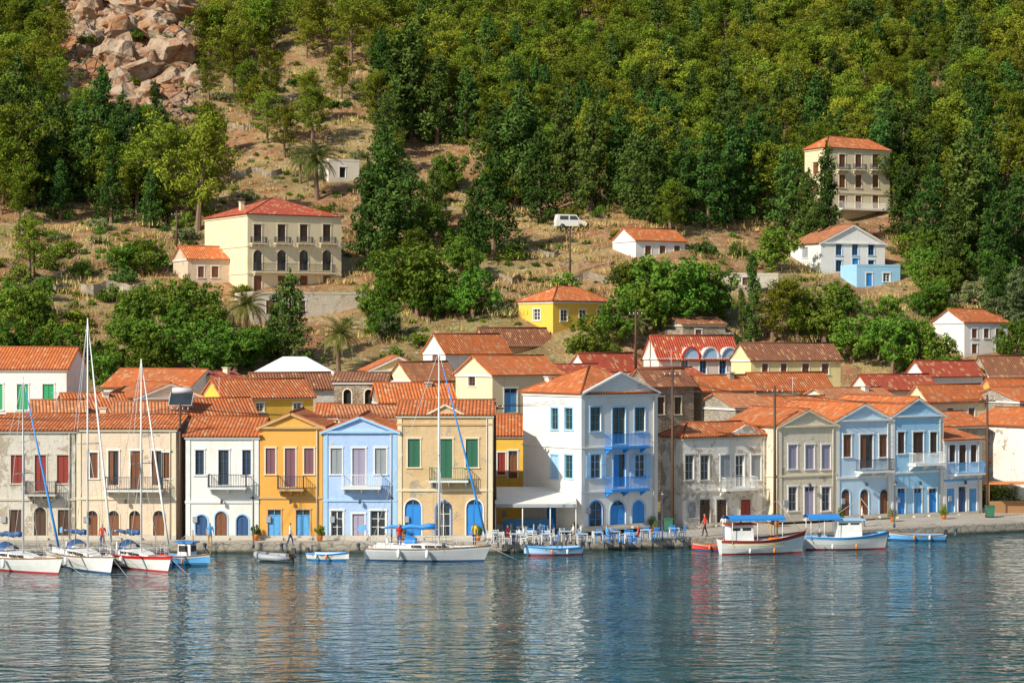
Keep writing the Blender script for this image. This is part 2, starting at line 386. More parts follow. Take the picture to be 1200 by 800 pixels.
            for y in (0,D): s.add('gable_walls',s.wall,[(0,y,h),(W,y,h),(W/2,y,h+rh)],[(0,1,2)])
            for x0,x1 in ((-oh,W/2),(W+oh,W/2)):
                s.beam('raking_cornice',T,(x0,-.11,ez-.06),(x1,-.11,h+rh-.06),.24,.17)
            s.box('cornice',T,-oh*.8,W+oh*.8,-.2,.012,h-.14,h+.03)
        elif s.roof=='h':
            a,b,c,d=-oh,W+oh,-oh,D+oh; ez=h-.02
            if W>=D: r0,r1=(D*.5,D/2),(W-D*.5,D/2)
            else: r0,r1=(W/2,W*.5),(W/2,D-W*.5)
            if abs(r0[0]-r1[0])+abs(r0[1]-r1[1])<.1: r1=(r0[0]+.05,r0[1]) if W>=D else (r0[0],r0[1]+.05)
            z=h+rh; A,B,C_,E=(a,c,ez),(b,c,ez),(b,d,ez),(a,d,ez); R0=(*r0,z); R1=(*r1,z)
            if W>=D: fs=[[A,B,R1,R0],[B,C_,R1],[C_,E,R0,R1],[E,A,R0]]; hips=[(A,R0),(E,R0),(B,R1),(C_,R1)]
            else: fs=[[A,B,R0],[B,C_,R1,R0],[C_,E,R1],[E,A,R0,R1]]; hips=[(A,R0),(B,R0),(C_,R1),(E,R1)]
            for q in fs: s.slab('roof',r,q)
            for p,q in hips+[(R0,R1)]: s.tube('ridge_tiles',r,[(p[0],p[1],p[2]+.1),(q[0],q[1],q[2]+.1)],.1,5)
        else:
            s.box('roof_terrace',PC('stonec'),.2,W-.2,.2,D-.2,h-.3,h-.2)
            for q in ((0,W,-.03,.2),(0,W,D-.2,D),(0,.2,.2,D-.2),(W-.2,W,.2,D-.2)): s.box('parapet',s.wall,*q,h,h+.25)
        if cornice and s.roof in('x','h'):
            s.box('cornice',T,-.12,W+.12,-.16,.012,h-.2,h-.045)
            s.box('cornice',T,-.12,-.002,.014,D,h-.2,h-.045)
        if s.roof=='x' and ped:
            a0=ped[0]*W; a1=ped[1]*W; ph=ped[2]
            s.add('pediment',s.wall,[(a0,-.05,h-.02),(a1,-.05,h-.02),((a0+a1)/2,-.05,h+ph),(a0,.2,h-.02),(a1,.2,h-.02),((a0+a1)/2,.2,h+ph)],[(0,1,2),(5,4,3),(0,2,5,3),(1,4,5,2)])
            for x in (a0,a1): s.beam('raking_cornice',T,(x,-.08,h+.02),((a0+a1)/2,-.08,h+ph+.05),.3,.14)
        if antenna:
            x=W*.6; z=h+rh
            s.tube('tv_antenna',PC('steel'),[(x,D/2,z-.2),(x,D/2,z+1.8)],.025,5)
            for i in range(5): s.tube('tv_antenna',PC('steel'),[(x-.35+i*.17,D/2-.3,z+1.7),(x-.35+i*.17,D/2+.3,z+1.7)],.012,4)
            s.tube('tv_antenna',PC('steel'),[(x-.4,D/2,z+1.7),(x+.4,D/2,z+1.7)],.015,4)
        return s.fin()
def pl(n,c,d=.35,p=0,**k): return plaster('plaster_'+n,c,d,p,**k)
WHITE=pl('white',(.84,.83,.79),.3); WHITE2=pl('old_white',(.80,.77,.70),.5,.22); GREYW=pl('weathered_grey',(.64,.60,.52),.7,.45)
BEIGE=pl('beige',(.80,.64,.48),.45,.1); OCHRE=pl('ochre',(.86,.43,.09),.3); LBLUE=pl('light_blue',(.44,.60,.90),.3,.06,pcol=(.62,.60,.56))
TAN=pl('tan_stone',(.68,.49,.27),.55,.2); CREAM=pl('cream',(.84,.71,.46),.35); PALEY=pl('pale_yellow',(.86,.73,.36),.25); YEL=pl('yellow',(.88,.55,.08),.25)
CRGREY=pl('cream_grey',(.74,.66,.52),.45,.15); PBLUE=pl('pale_blue',(.56,.74,.90),.3); SKYB=pl('sky_blue',(.34,.62,.85),.3); WCREAM=pl('white_cream',(.84,.76,.62),.35)
STN=stone('old_stone_masonry'); STN2=stone('grey_rubble_masonry',(.48,.43,.35),(.23,.2,.16),3.2); STN3=stone('brown_rubble_masonry',(.38,.28,.19),(.14,.11,.08),3)
# ------------------------------------------------------------------ FRONT ROW
DF=153.6
h=House('weathered_harbour_house',-6,88,DF,yb=632,ye=504,wall=GREYW,roof='x',ry=486,depth=9,trim=PC('stonec'))
h.wins([20,74],533,566,14,kind='shut',col='redbrown',sur='stonec'); h.win(41,54,533,575,'shut','redbrown',sur='stonec'); h.balc(32,68,578,'iron',slab='stonec')
h.wins([18,75],597,631,14,kind='shut',col='dkbrown',sur='stonec'); h.win(40,54,594,632,'door','dkbrown',sur='stonec',arch=True); h.belt(585); h.done(antenna=True)
h=House('weathered_harbour_house',-110,-8,DF,yb=632,ye=508,wall=BEIGE,roof='x',ry=488,depth=9)
h.wins([-95,-60,-28],535,570,13,kind='shut',col='green'); h.wins([-95,-60,-28],595,631,14,kind='door',col='brown'); h.done()
h=House('weathered_harbour_house',-215,-112,DF,yb=632,ye=500,wall=WHITE2,roof='g',ry=480,depth=9)
h.wins([-195,-160,-130],535,570,13,kind='shut',col='blue'); h.wins([-195,-160,-130],595,631,14,kind='door',col='blue'); h.done()
h=House('beige_harbour_house',90,206,DF,yb=632,ye=502,wall=BEIGE,roof='x',ry=487,depth=9,trim=PC('cream'),pil=True)
h.wins([110,196],530,560,9,kind='shut',col='brown',sur='white'); h.wins([133,184],528,568,12,kind='half',col='brown',sur='white'); h.win(153,165,528,572,'shut','brown',sur='white')
h.balc(124,192,573,'iron'); h.wins([108,133,158,186],598,631,13,kind='door',col='brown',arch=True,sur='cream'); h.belt(584); h.chim(1,5); h.done()
h=House('white_harbour_house',218,303,DF,yb=632,ye=511,wall=WHITE,roof='x',ry=490,depth=9,pil=True)
h.wins([234,289],527,556,10,kind='win',col='dkblue',sur='white'); h.win(256,268,527,568,'win','dkblue'); h.balc(245,290,570,'iron')
h.wins([236,284],603,630,14,kind='door',col='dkblue',arch=True,sur='lblue'); h.win(252,266,599,632,'door','brown',arch=True,sur='lblue'); h.belt(588,mat=PC('white')); h.done()
h=House('ochre_harbour_house',304,378,DF,yb=632,ye=500,wall=OCHRE,roof='g',ry=484,depth=9,trim=PC('tan'))
h.wins([317,362],525,555,11,kind='shut',col='mauve',sur='cream'); h.win(334,346,525,570,'shut','mauve',sur='cream'); h.balc(326,357,572,'iron',slab='tan')
h.win(314,329,597,632,'door','sky',sur='tan'); h.win(347,363,597,632,'door','sky',sur='tan'); h.belt(583,mat=PC('tan')); h.done()
h=House('light_blue_harbour_house',379,465,DF,yb=632,ye=505,wall=LBLUE,roof='g',ry=488,depth=9,trim=PC('lblue'),pil=True)
h.wins([394,446],525,555,13,kind='shut',col='grey',sur='white'); h.win(413,428,525,568,'shut','lilac',sur='white'); h.balc(401,447,570,'white',slab='white')
h.win(388,402,598,628,'win','white'); h.win(413,427,602,632,'door','lilac'); h.win(434,452,598,628,'win','white'); h.belt(586,mat=PC('lblue')); h.done()
h=House('tan_stone_harbour_house',466,577,DF,yb=632,ye=486,wall=TAN,roof='x',ry=470,depth=9,trim=PC('cream'),pil=True)
h.wins([485,553],514,547,14,kind='shut',col='green',sur='cream'); h.win(515,530,514,560,'shut','green',sur='cream'); h.balc(503,549,562,'green')
h.wins([484,556],585,631,19,kind='door',col='blue',arch=True,sur='white'); h.win(511,528,588,632,'win','white',arch=True,sur='blue'); h.belt(574); h.belt(497,mat=PC('tan')); h.done(ped=(.3,.7,.7))
h=House('yellow_lane_house',581,622,168,yb=622,ye=510,wall=YEL,roof='x',ry=487,depth=8,rm='o')
h.win(580,592,530,556,'shut','redbrown'); h.win(596,606,528,560,'door','brown'); h.done()
h=House('central_white_house',681,770,156.5,161.0,yb=622,ye=462,side=613,wall=WHITE,roof='h',ry=431,trim=PC('white'),pil=True)
h.wins([698,750],477,505,12,kind='win',col='teal',sur='lblue'); h.win(718,733,477,520,'win','teal',sur='lblue'); h.balc(708,753,523,'blue',slab='blue',hr=1.)
h.wins([698,750],532,560,12,kind='open',col='lblue',sur='lblue'); h.win(719,733,532,570,'half','blue',sur='lblue'); h.balc(708,753,573,'blue',slab='blue',hr=1.)
h.win(691,706,587,620,'win','blue',arch=True,sur='blue'); h.win(715,733,586,620,'door','blue',arch=True,sur='lblue'); h.win(741,756,586,619,'door','blue',arch=True,sur='lblue')
h.win(646,654,478,503,'win','teal','l',sur='lblue'); h.win(662,671,478,503,'win','teal','l',sur='lblue'); h.win(646,654,533,560,'shut','lblue','l',sur='lblue'); h.win(662,671,533,560,'win','teal','l',sur='lblue')
h.win(640,652,590,618,'door','blue','l'); 
h.belt(525,th=.12); h.belt(577,th=.12); h.chim(1.5,6,.6)
W=h.W; 
h.add('pediment',h.wall,[(-.1,-.1,h.h-.02),(W+.1,-.1,h.h-.02),(W/2,-.1,h.h+1.55),(-.1,.25,h.h-.02),(W+.1,.25,h.h-.02),(W/2,.25,h.h+1.55)],[(0,1,2),(5,4,3),(0,2,5,3),(1,4,5,2)])
for x in (-.15,W+.15): h.beam('raking_cornice',PC('white'),(x,-.16,h.h),(W/2,-.16,h.h+1.62),.3,.14)
h.done()
h=House('weathered_white_house',800,899,163,167.5,yb=619,ye=513,side=777,wall=pl('ruin_white',(.78,.75,.69),.7,.45,pcol=(.42,.38,.33)),roof='h',ry=497,trim=PC('stonec'))
h.wins([808,826],533,562,10,kind='win',col='grey',sur='stonec'); h.wins([850,886],533,562,11,kind='shut',col='grey',sur='white'); h.win(862,872,533,570,'win','white')
h.balc(842,880,572,'white'); h.wins([826,846],585,617,12,kind='door',col='dkbrown',sur='stonec'); h.win(868,880,585,616,'door','redbrown',sur='stonec'); h.win(807,815,588,606,'shut','grey',sur='stonec')
h.belt(577); W=h.W
h.add('pediment',h.wall,[(W*.5,-.05,h.h-.02),(W,-.05,h.h-.02),(W*.75,-.05,h.h+.9),(W*.5,.2,h.h-.02),(W,.2,h.h-.02),(W*.75,.2,h.h+.9)],[(0,1,2),(5,4,3),(0,2,5,3),(1,4,5,2)])
h.done()
h=House('cream_harbour_house',912,980,166,169,yb=611,ye=499,side=850,wall=CRGREY,roof='g',ry=481,trim=PC('cream'),pil=True)
h.wins([929,949,968],521,549,10,kind='shut',col='lilac',sur='white'); h.wins([929,968],570,598,10,kind='win',col='lilac',sur='white'); h.win(943,954,570,609,'door','lilac',sur='white')
h.belt(558); h.win(878,886,525,548,'shut','lilac','l'); h.done()
h=House('pale_blue_harbour_house',980,1044,169,172,yb=609,ye=492,wall=PBLUE,roof='g',ry=474,depth=9,trim=PC('white'),pil=True)
h.wins([993,1035],509,535,9,kind='shut',col='brown',sur='white'); h.win(1008,1023,509,548,'half','brown'); h.balc(1002,1040,551,'iron')
h.wins([991,1013,1036],573,607,10,kind='door',col='brown',arch=True,sur='lblue'); h.belt(560,mat=PC('white')); h.done()
h=House('sky_blue_harbour_house',1045,1105,172,175,yb=607,ye=487,wall=SKYB,roof='g',ry=467,depth=9,trim=PC('white'),pil=True)
h.wins([1056,1094],506,531,8,kind='shut',col='dkbrown',sur='white'); h.win(1070,1082,506,541,'shut','dkbrown'); h.balc(1064,1100,543,'white')
h.wins([1056,1093],572,605,9,kind='door',col='blue',sur='white'); h.win(1071,1080,572,605,'door','sky'); h.belt(554,mat=PC('white')); h.done()
h=House('blue_white_harbour_house',1106,1150,175,177.5,yb=605,ye=516,wall=pl('ice_blue',(.66,.78,.93),.25),roof='x',ry=503,depth=8,trim=PC('white'),pil=True)
h.wins([1116,1141],521,541,7,kind='shut',col='dkbrown'); h.win(1124,1132,521,552,'shut','dkbrown'); h.balc(1112,1147,554,'sky')
h.wins([1114,1140],572,600,9,kind='shut',col='sky'); h.win(1123,1132,570,604,'door','dkblue'); h.belt(563,mat=PC('sky')); h.done()
h=House('stone_yard_house',1153,1215,186,189,yb=598,ye=541,wall=STN2,roof='x',ry=527,depth=7,side=1149); h.wins([1170,1195],556,576,9,kind='shut',col='green'); h.done()
h=House('ochre_house',1168,1245,196,199,yb=585,ye=462,wall=OCHRE,roof='x',ry=445,depth=8,side=1158); h.wins([1180,1205],478,498,8,kind='shut',col='green'); h.wins([1180,1205],508,526,8,kind='shut',col='green'); h.done()
h=House('white_harbour_house',1218,1290,181,185,yb=602,ye=500,wall=WHITE2,roof='g',ry=482,depth=9); h.wins([1235,1268],520,545,9,kind='shut',col='blue'); h.wins([1235,1268],570,600,9,kind='door',col='blue'); h.done()
# ------------------------------------------------------------------ SECOND ROWS
def simple(name,pxL,pxR,d,dd,ye,ry,wall,roof='x',rm='o',side=None,depth=7,wins=(),chim=False,ant=False,tr=None):
    h=House(name,pxL,pxR,d,d+dd,ye=ye,ry=ry,side=side,wall=wall,roof=roof,rm=rm,depth=depth,fd=1.5,trim=tr)
    for q in wins: h.win(*q[:4],*q[4:6],sur=(q[6] if len(q)>6 else 'white'),face=(q[7] if len(q)>7 else 'f'))
    if chim: h.chim(h.W*.7,h.D*.4)
    return h.done(antenna=ant)
simple('white_green_shutter_house',-20,78,172,0,432,408,WHITE,wins=[(20,33,450,480,'shut','bgreen'),(50,63,450,480,'shut','bgreen'),(-8,3,450,480,'shut','bgreen')],depth=8)
simple('small_old_house',40,98,163.5,1,488,470,STN2,rm='s',depth=5)
simple('small_old_house',82,152,167,2,484,462,WCREAM,rm='o',depth=6,chim=True)
simple('small_old_house',135,216,164,1,491,472,STN,rm='s',depth=6)
simple('small_old_house',160,238,172,3,466,450,WCREAM,'g',rm='o',depth=8)
simple('small_old_house',212,300,165.5,2,487,468,WHITE2,rm='o',depth=6,ant=True)
simple('yellow_town_house',262,367,171,4,466,446,YEL,side=237,wins=[(344,353,472,482,'win','white'),(300,309,472,482,'win','white')])
simple('small_old_house',222,262,186,6,454,434,WHITE,'g',rm='o',depth=9)
simple('small_old_house',268,300,188,4,450,436,CREAM,rm='r',depth=6,chim=True)
simple('white_town_house',300,391,181,3,455,438,WHITE2,rm='b',side=290,wins=[(352,361,460,471,'win','grey'),(318,326,460,471,'win','grey')])
simple('cream_shop',370,394,162,0,488,474,CREAM,rm='o',depth=5)
h=House('ruined_stone_house',391,452,172,ye=447,wall=STN3,roof='x',ry=438,depth=7,rm='b',fd=1); h.wins([407,432],456,474,9,kind='none',col='black',arch=True,sur='cream'); h.done()
simple('cream_town_house',432,500,196,2,434,418,PALEY,'g',side=425,wins=[])
simple('cream_town_house',482,536,190,5,445,425,CREAM,'x',rm='s',side=470,wins=[(500,508,450,462,'shut','brown')])
simple('small_old_house',446,533,166,1,472,450,STN2,rm='o',depth=7,chim=True)
simple('small_old_house',398,470,161,1,489,476,WCREAM,rm='s',depth=5)
h=House('white_gable_house',522,597,205,211,ye=413,ry=392,side=496,wall=WHITE,roof='x',rm='o',fd=1.5); h.win(507,516,412,432,'door','brown','l'); h.win(555,563,420,432,'shut','grey'); h.done()
simple('brown_roof_house',572,648,214,5,404,385,pl('salmon',(.80,.46,.26),.3),rm='b',side=556)
h=House('cream_gable_house',577,657,184,188.5,ye=439,ry=418,side=534,wall=CREAM,roof='x',rm='o',fd=1.5); h.win(591,606,455,483,'door','sky'); h.win(627,637,457,472,'shut','brown'); h.win(549,557,440,452,'win','brown','l'); h.done()
simple('red_roof_house',690,752,200,5,434,415,WHITE,rm='r',side=668)
simple('small_old_house',660,722,190,3,444,428,WHITE2,rm='r')
simple('brown_stone_house',762,813,176,3,452,434,STN3,rm='b',side=735,wins=[(770,778,465,485,'shut','dkbrown','cream'),(790,798,465,485,'shut','dkbrown','cream')])
simple('small_old_house',780,835,190,3,446,432,STN,rm='r',ant=True)
h=House('arched_gable_house',772,866,200,204,ye=419,ry=394,side=757,wall=pl('pink_white',(.86,.72,.66),.25),roof='x',rm='r',fd=1.5,trim=PC('white'))
for k in range(3):
    a0=h.W*(.28+.24*k); a1=a0+h.W*.22; md=(a0+a1)/2; R=(a1-a0)/2; N=10
    pts=[(md-R*math.cos(math.pi*i/N),-.12,h.h-.25+1.25*R*math.sin(math.pi*i/N)) for i in range(N+1)]
    h.add('arched_parapet',PC('lblue'),pts,[tuple(range(N+1))]); 
    h.add('arched_parapet',PC('white'),pts+[(p[0],1.5,p[2]) for p in pts],[(i,i+1,i+N+2,i+N+1) for i in range(N)])
    for i in range(N): h.beam('arch_trim',PC('red' if k==0 else 'white'),pts[i],pts[i+1],.25,.14)
h.wins([802,824,847],422,438,8,kind='win',col='blue'); h.done()
simple('pale_yellow_house',880,985,196,5,421,403,PALEY,rm='b',side=857,wins=[(893,900,426,438,'shut','brown'),(915,922,426,438,'shut','brown'),(940,948,426,438,'shut','brown'),(963,971,426,438,'shut','brown')])
simple('small_old_house',888,975,186,4,457,438,CREAM,rm='o',side=865,wins=[(905,913,462,476,'shut','brown')])
simple('small_old_house',822,884,180,3,457,441,STN,rm='o',side=812,wins=[(850,860,465,480,'shut','grey','cream')],chim=True)
simple('small_old_house',862,905,176,2,478,462,STN2,rm='s',depth=6)
simple('small_old_house',896,985,177,3,482,466,WCREAM,rm='o',depth=6,ant=True)
simple('small_old_house',985,1060,184,4,474,456,WHITE2,rm='s',depth=7,chim=True)
simple('red_roof_house',1020,1098,198,4,456,440,WCREAM,rm='r',side=1008)
simple('red_roof_house',1085,1152,206,4,440,424,WHITE,rm='r',side=1075)
simple('cream_town_house',1088,1160,190,4,470,452,CREAM,rm='o',side=1075,wins=[(1110,1117,478,490,'shut','brown'),(1135,1142,478,490,'shut','brown')])
simple('small_old_house',1040,1102,183,4,486,468,STN2,rm='o',depth=6)
simple('small_old_house',1100,1155,182,3,500,484,STN,rm='o',depth=6)
simple('stone_town_house',1160,1225,212,4,440,418,STN2,rm='b',side=1150)
simple('small_old_house',1195,1260,190,4,470,455,STN2,rm='o')
simple('small_old_house',-120,-30,175,2,455,435,CREAM,rm='o')
def at(px,py,d): return ((px-600)*d/F,d,H-(py-400)*d/F)
# white market canopy with a wide hipped canvas roof
a=Asm('white_canopy_tent',at(345,436,196),math.radians(4)); wc=PC('white')
b=[(-3.9,-2,0),(3.9,-2,0),(3.9,2,0),(-3.9,2,0)]; r0,r1=(-1.1,0,1.5),(1.1,0,1.5)
a.add('canvas_roof',wc,b+[r0,r1],[(0,1,5,4),(1,2,5),(2,3,4,5),(3,0,4)])
a.box('valance',wc,-3.9,3.9,-2.02,-1.99,-.3,-.002)
for x in(-3.8,-1.3,1.3,3.8):
    for y in(-1.9,1.9): a.tube('tent_pole',PC('steel'),[(x,y,-3.5),(x,y,0)],.05)
a.fin()
a=Asm('solar_water_heater',at(212,474,166)); a.add('solar_panel',GL,[(-.9,-.6,0),(.9,-.6,0),(.9,.6,1.),(-.9,.6,1.)],[(0,1,2,3)]); a.add('panel_back',PC('steel'),[(-.95,-.62,-.05),(.95,-.62,-.05),(.95,.64,1.),(-.95,.64,1.)],[(3,2,1,0)])
a.tube('water_tank',PC('steel'),[(-.8,.75,1.1),(.8,.75,1.1)],.27,12)
for x in(-.85,.85): a.tube('stand',PC('steel'),[(x,.62,-.8),(x,.62,1.)],.03,5)
a.fin()
# ------------------------------------------------------------------ HILLSIDE HOUSES
h=House('hillside_mansion',290,400,None,6.5,yb=345,ye=251,side=240,wall=CREAM,roof='h',ry=231,rm='r',fd=4,trim=PC('cream'))
for x in (302,330,356,383):
    h.win(x-4.5,x+4.5,263,283,'shut','dkbrown',sur='cream'); h.win(x-5,x+5,293,317,'half','dkbrown',arch=True,sur='cream'); h.win(x-4.5,x+4.5,323,341,'shut','brown',sur='cream')
for x0 in (302,330,356,383): h.balc(x0-9,x0+9,285,'iron',out=.6,hr=.7,slab='cream'); 
h.balc(296,390,319,'iron',out=.8,slab='cream'); h.belt(288,th=.2); h.belt(320,th=.2); h.chim(2,6); h.done(); MH=h
dm=MH.P[1]
h=House('terrace_building',296,430,dm-9.5,5,yb=374,ye=344,wall=pl('terrace_wall',(.66,.58,.46),.6,.2),roof='flat',depth=8,fd=4); h.win(312,322,352,368,'door','brown'); h.win(350,358,352,364,'win','brown'); h.done()
h=House('hillside_annex',220,284,None,3,yb=336,ye=303,side=203,wall=pl('pinkish',(.70,.54,.40),.4,.12),roof='x',ry=289,fd=4); h.win(248,256,312,325,'shut','brown'); h.win(232,239,312,325,'shut','brown'); h.done()
h=House('white_cottage',745,803,None,4,yb=304,ye=281,side=718,wall=WHITE,roof='x',ry=268,fd=4); h.win(756,763,288,298,'shut','brown'); h.win(773,780,288,302,'door','brown'); h.win(790,797,288,298,'shut','brown'); h.done()
h=House('hillside_mansion',968,1043,None,5.5,yb=263,ye=173,side=943,wall=CREAM,roof='h',ry=160,rm='o',fd=4,trim=PC('cream'))
for x in (987,1006,1026):
    for (p,q) in ((181,196),(205,220),(229,244)): h.win(x-3.5,x+3.5,p,q,'shut','brown',sur='cream')
for x in (987,1006,1026): h.balc(x-7,x+7,199,'iron',out=.6,hr=.7,slab='cream')
h.balc(980,1034,246,'white',out=1.2); h.win(953,959,190,204,'shut','brown','l',sur='cream'); h.win(953,959,215,228,'shut','brown','l',sur='cream'); h.belt(225); h.done()
h=House('white_gable_villa',962,1037,None,3.5,yb=322,ye=284,side=926,wall=WHITE,roof='g',ry=263,rm='s',fd=4)
h.wins([983,1002,1021],286,299,7,kind='win',col='dkblue',sur='lblue'); h.wins([983,1021],305,318,7,kind='win',col='dkblue',sur='lblue'); h.win(999,1006,303,320,'door','blue',sur='lblue')
h.win(940,947,290,302,'shut','grey','l'); h.done(); dv=h.P[1]
h=House('light_blue_extension',1004,1055,dv-4,2,yb=342,ye=312,wall=SKYB,roof='flat',depth=4,fd=4); h.win(1015,1022,320,335,'door','blue'); h.win(1035,1043,320,330,'win','white'); h.done()
h=House('white_hill_house',1130,1181,None,3,yb=420,ye=377,side=1094,wall=WHITE,roof='x',ry=363,rm='o',fd=4); h.wins([1142,1156,1170],385,396,6,kind='shut',col='brown'); h.wins([1142,1170],403,414,6,kind='shut',col='brown'); h.done()
h=House('yellow_hill_house',648,717,None,5,yb=392,ye=353,side=608,wall=YEL,roof='h',ry=336,rm='o',fd=4,depth=8); h.wins([661,683,704],363,376,8,kind='win',col='white'); h.win(625,633,362,375,'win','white','l'); h.chim(2,3,.6); h.done()
h=House('ruined_chapel',385,421,None,2,yb=214,ye=188,wall=WCREAM,roof='flat',depth=4,fd=3); h.win(398,405,196,208,'none','black'); h.done()
h=House('small_hill_house',800,850,None,2,yb=402,ye=380,wall=STN,roof='x',ry=372,rm='b',depth=5,fd=3); h.win(815,822,386,396,'shut','brown'); h.done()
h=House('garden_shed',848,912,None,2,yb=336,ye=322,wall=WCREAM,roof='flat',depth=4,fd=3); h.win(870,876,325,334,'door','brown'); h.done()
def drywall(px0,px1,py,hpx=9,name='dry_stone_wall'):
    N=10; pts=[]
    for i in range(N+1):
        px=px0+(px1-px0)*i/N; d=hit(px,py+3*math.sin(i)); x=(px-600)*d/F; pts.append((x,d,terr(x,d),hpx*d/F*random.uniform(.8,1.1)))
    V=[];Fc=[]
    for x,y,z,hh in pts: V+=[(x,y-.3,z-1),(x,y-.22,z+hh),(x,y+.22,z+hh),(x,y+.3,z-1)]
    for i in range(N):
        for k in range(3): a=i*4+k; Fc.append((a,a+1,a+5,a+4))
    Fc+= [(0,1,2,3),(N*4,N*4+3,N*4+2,N*4+1)]
    mkobj(name,V,Fc,STN)
for q in ((95,170,345,14),(10,80,340,8),(655,725,330,9),(560,610,330,8),(820,900,345,8),(440,520,262,6),(600,655,300,6),(180,235,372,9),(1060,1120,400,9),(730,860,400,10),(270,330,205,6),(680,740,235,5),(230,300,150,5),(300,380,120,5)): drywall(*q)
# ------------------------------------------------------------------ TERRAIN
xs=np.concatenate([np.linspace(-700,-125,24)[:-1],np.linspace(-125,125,215),np.linspace(125,700,24)[1:]])
rs=np.concatenate([np.linspace(2.5,30,14)[:-1],np.linspace(30,260,200),np.linspace(260,700,28)[1:]])
V=[];rk=[]
for r in rs:
    for x in xs:
        y=yq(x)*max(0,1-r/300)+150*min(1,r/300)+r
        z=terr(x,y); V.append((x,y,z)); px=600+F*x/y; py=400-(z-H)*F/y
        nn=noise.noise(Vector((x*.06,y*.06,5)))*40
        m=sstep(60,95,px+nn)*(1-sstep(205,255,px+nn))*(1-sstep(125,185,py+nn))
        rk.append(m)
nx=len(xs); Fc=[(j*nx+i,j*nx+i+1,(j+1)*nx+i+1,(j+1)*nx+i) for j in range(len(rs)-1) for i in range(nx-1)]
t=NT('hillside_ground'); v=t.coords(rnd=False)
n1=t.noise(v,.045,6,.65); n2=t.noise(v,.35,6,.7); n3=t.noise(v,2.2,4,.7); n4=t.noise(v,.11,5,.6)
x=t.mix(t.ramp(n2,.38,.62),(.46,.25,.11),(.34,.155,.065))
x=t.mix(t.math('MULTIPLY',t.ramp(n4,.45,.58),.85),x,(.47,.35,.14))
x=t.mix(t.math('MULTIPLY',t.ramp(n1,.5,.6),.6),x,(.22,.20,.07))
x=t.mix(t.math('MULTIPLY',t.ramp(n3,.48,.64),.65),x,(.17,.105,.05))
x=t.mix(t.ramp(t.noise(v,1.1,5,.75),.57,.62),x,(.50,.42,.33))
x=t.mix(t.math('MULTIPLY',t.ramp(t.noise(v,.8,5,.75),.55,.62),.7),x,(.15,.16,.05))
at_=t.n("ShaderNodeAttribute"); at_.attribute_name='rock'
vo=t.n("ShaderNodeTexVoronoi",feature='DISTANCE_TO_EDGE'); vo.inputs['Scale'].default_value=.45; t.l(t.coords((1,.5,1.3),rnd=False),vo.inputs['Vector'])
rc=t.mix(t.ramp(n2,.4,.6),(.48,.37,.27),(.42,.23,.12)); rc=t.mix(t.ramp(vo.outputs['Distance'],.0,.05),(.20,.12,.07),rc); rc=t.mix(t.ramp(n4,.5,.58),rc,(.44,.20,.09)); rc=t.mix(t.math('MULTIPLY',t.ramp(n3,.5,.65),.5),rc,(.20,.12,.08))
x=t.mix(at_.outputs['Fac'],x,rc)
t.bump(t.math('ADD',t.math('ADD',n2,t.math('MULTIPLY',n3,.35)),t.math('MULTIPLY',t.math('MULTIPLY',t.ramp(vo.outputs['Distance'],0,.12),at_.outputs['Fac']),.8)),1.,.9)
GROUND=t.fin(x,.95)
g=mkobj('hillside_terrain',V,Fc,GROUND,smooth=True)
at2=g.data.attributes.new('rock','FLOAT','POINT'); at2.data.foreach_set('value',rk)
# ------------------------------------------------------------------ QUAY
qpts=[(x,yq(x)) for x in [-700,-120,-60,-40,-22,-10,0,8,16.25,22,26.8,34,42,55,70,120,700]]
def qn(i):
    a=Vector(qpts[max(0,i-1)]); b=Vector(qpts[min(len(qpts)-1,i+1)]); d=(b-a).normalized(); return Vector((-d.y,d.x))
t=NT('quay_stone'); v=t.coords(rnd=False); br=t.n("ShaderNodeTexVoronoi",feature='DISTANCE_TO_EDGE'); br.inputs['Scale'].default_value=1.1; t.l(t.coords((1,1,2),rnd=False),br.inputs['Vector'])
x=t.mix(t.noise(v,.8,6),(.46,.41,.33),(.30,.26,.21)); x=t.mix(t.ramp(br.outputs['Distance'],0,.05),(.12,.11,.09),x)
sp=t.n("ShaderNodeSeparateXYZ"); t.l(v,sp.inputs[0]); mr=t.n("ShaderNodeMapRange"); t.l(t.math('ADD',sp.outputs[2],t.math('MULTIPLY',t.noise(v,2,3),.2)),mr.inputs[0]); mr.inputs[1].default_value=.42; mr.inputs[2].default_value=.2
x=t.mix(mr.outputs[0],x,(.05,.055,.035)); t.bump(br.outputs['Distance'],.5,.1); QST=t.fin(x,.85)
t=NT('quay_paving'); v=t.coords(rnd=False); bk=t.n("ShaderNodeTexBrick"); bk.inputs['Scale'].default_value=1.; bk.inputs['Brick Width'].default_value=.9; bk.inputs['Row Height'].default_value=.6; bk.inputs['Mortar Size'].default_value=.02
bk.inputs['Color1'].default_value=(.50,.45,.38,1); bk.inputs['Color2'].default_value=(.42,.38,.32,1); bk.inputs['Mortar'].default_value=(.2,.18,.15,1); t.l(v,bk.inputs['Vector'])
x=t.mix(t.math('MULTIPLY',t.ramp(t.noise(v,.5,6),.45,.7),.6),bk.outputs['Color'],(.30,.26,.21)); QPV=t.fin(x,.85)
V=[];Fc=[]
prof=[(0,-3),(0,.72),(.03,.78),(.55,.78),(.55,.70)]
for i,(a,b) in enumerate(qpts):
    nn=qn(i)
    for r,z in prof: V.append((a+nn.x*r,b+nn.y*r,z))
k=len(prof)
for i in range(len(qpts)-1):
    for j in range(k-1): Fc.append((i*k+j,(i+1)*k+j,(i+1)*k+j+1,i*k+j+1))
mkobj('quay_wall',V,Fc,QST)
V=[];Fc=[]
for i,(a,b) in enumerate(qpts):
    nn=qn(i)
    for r in (.53,19): V.append((a+nn.x*r,b+nn.y*r,.75))
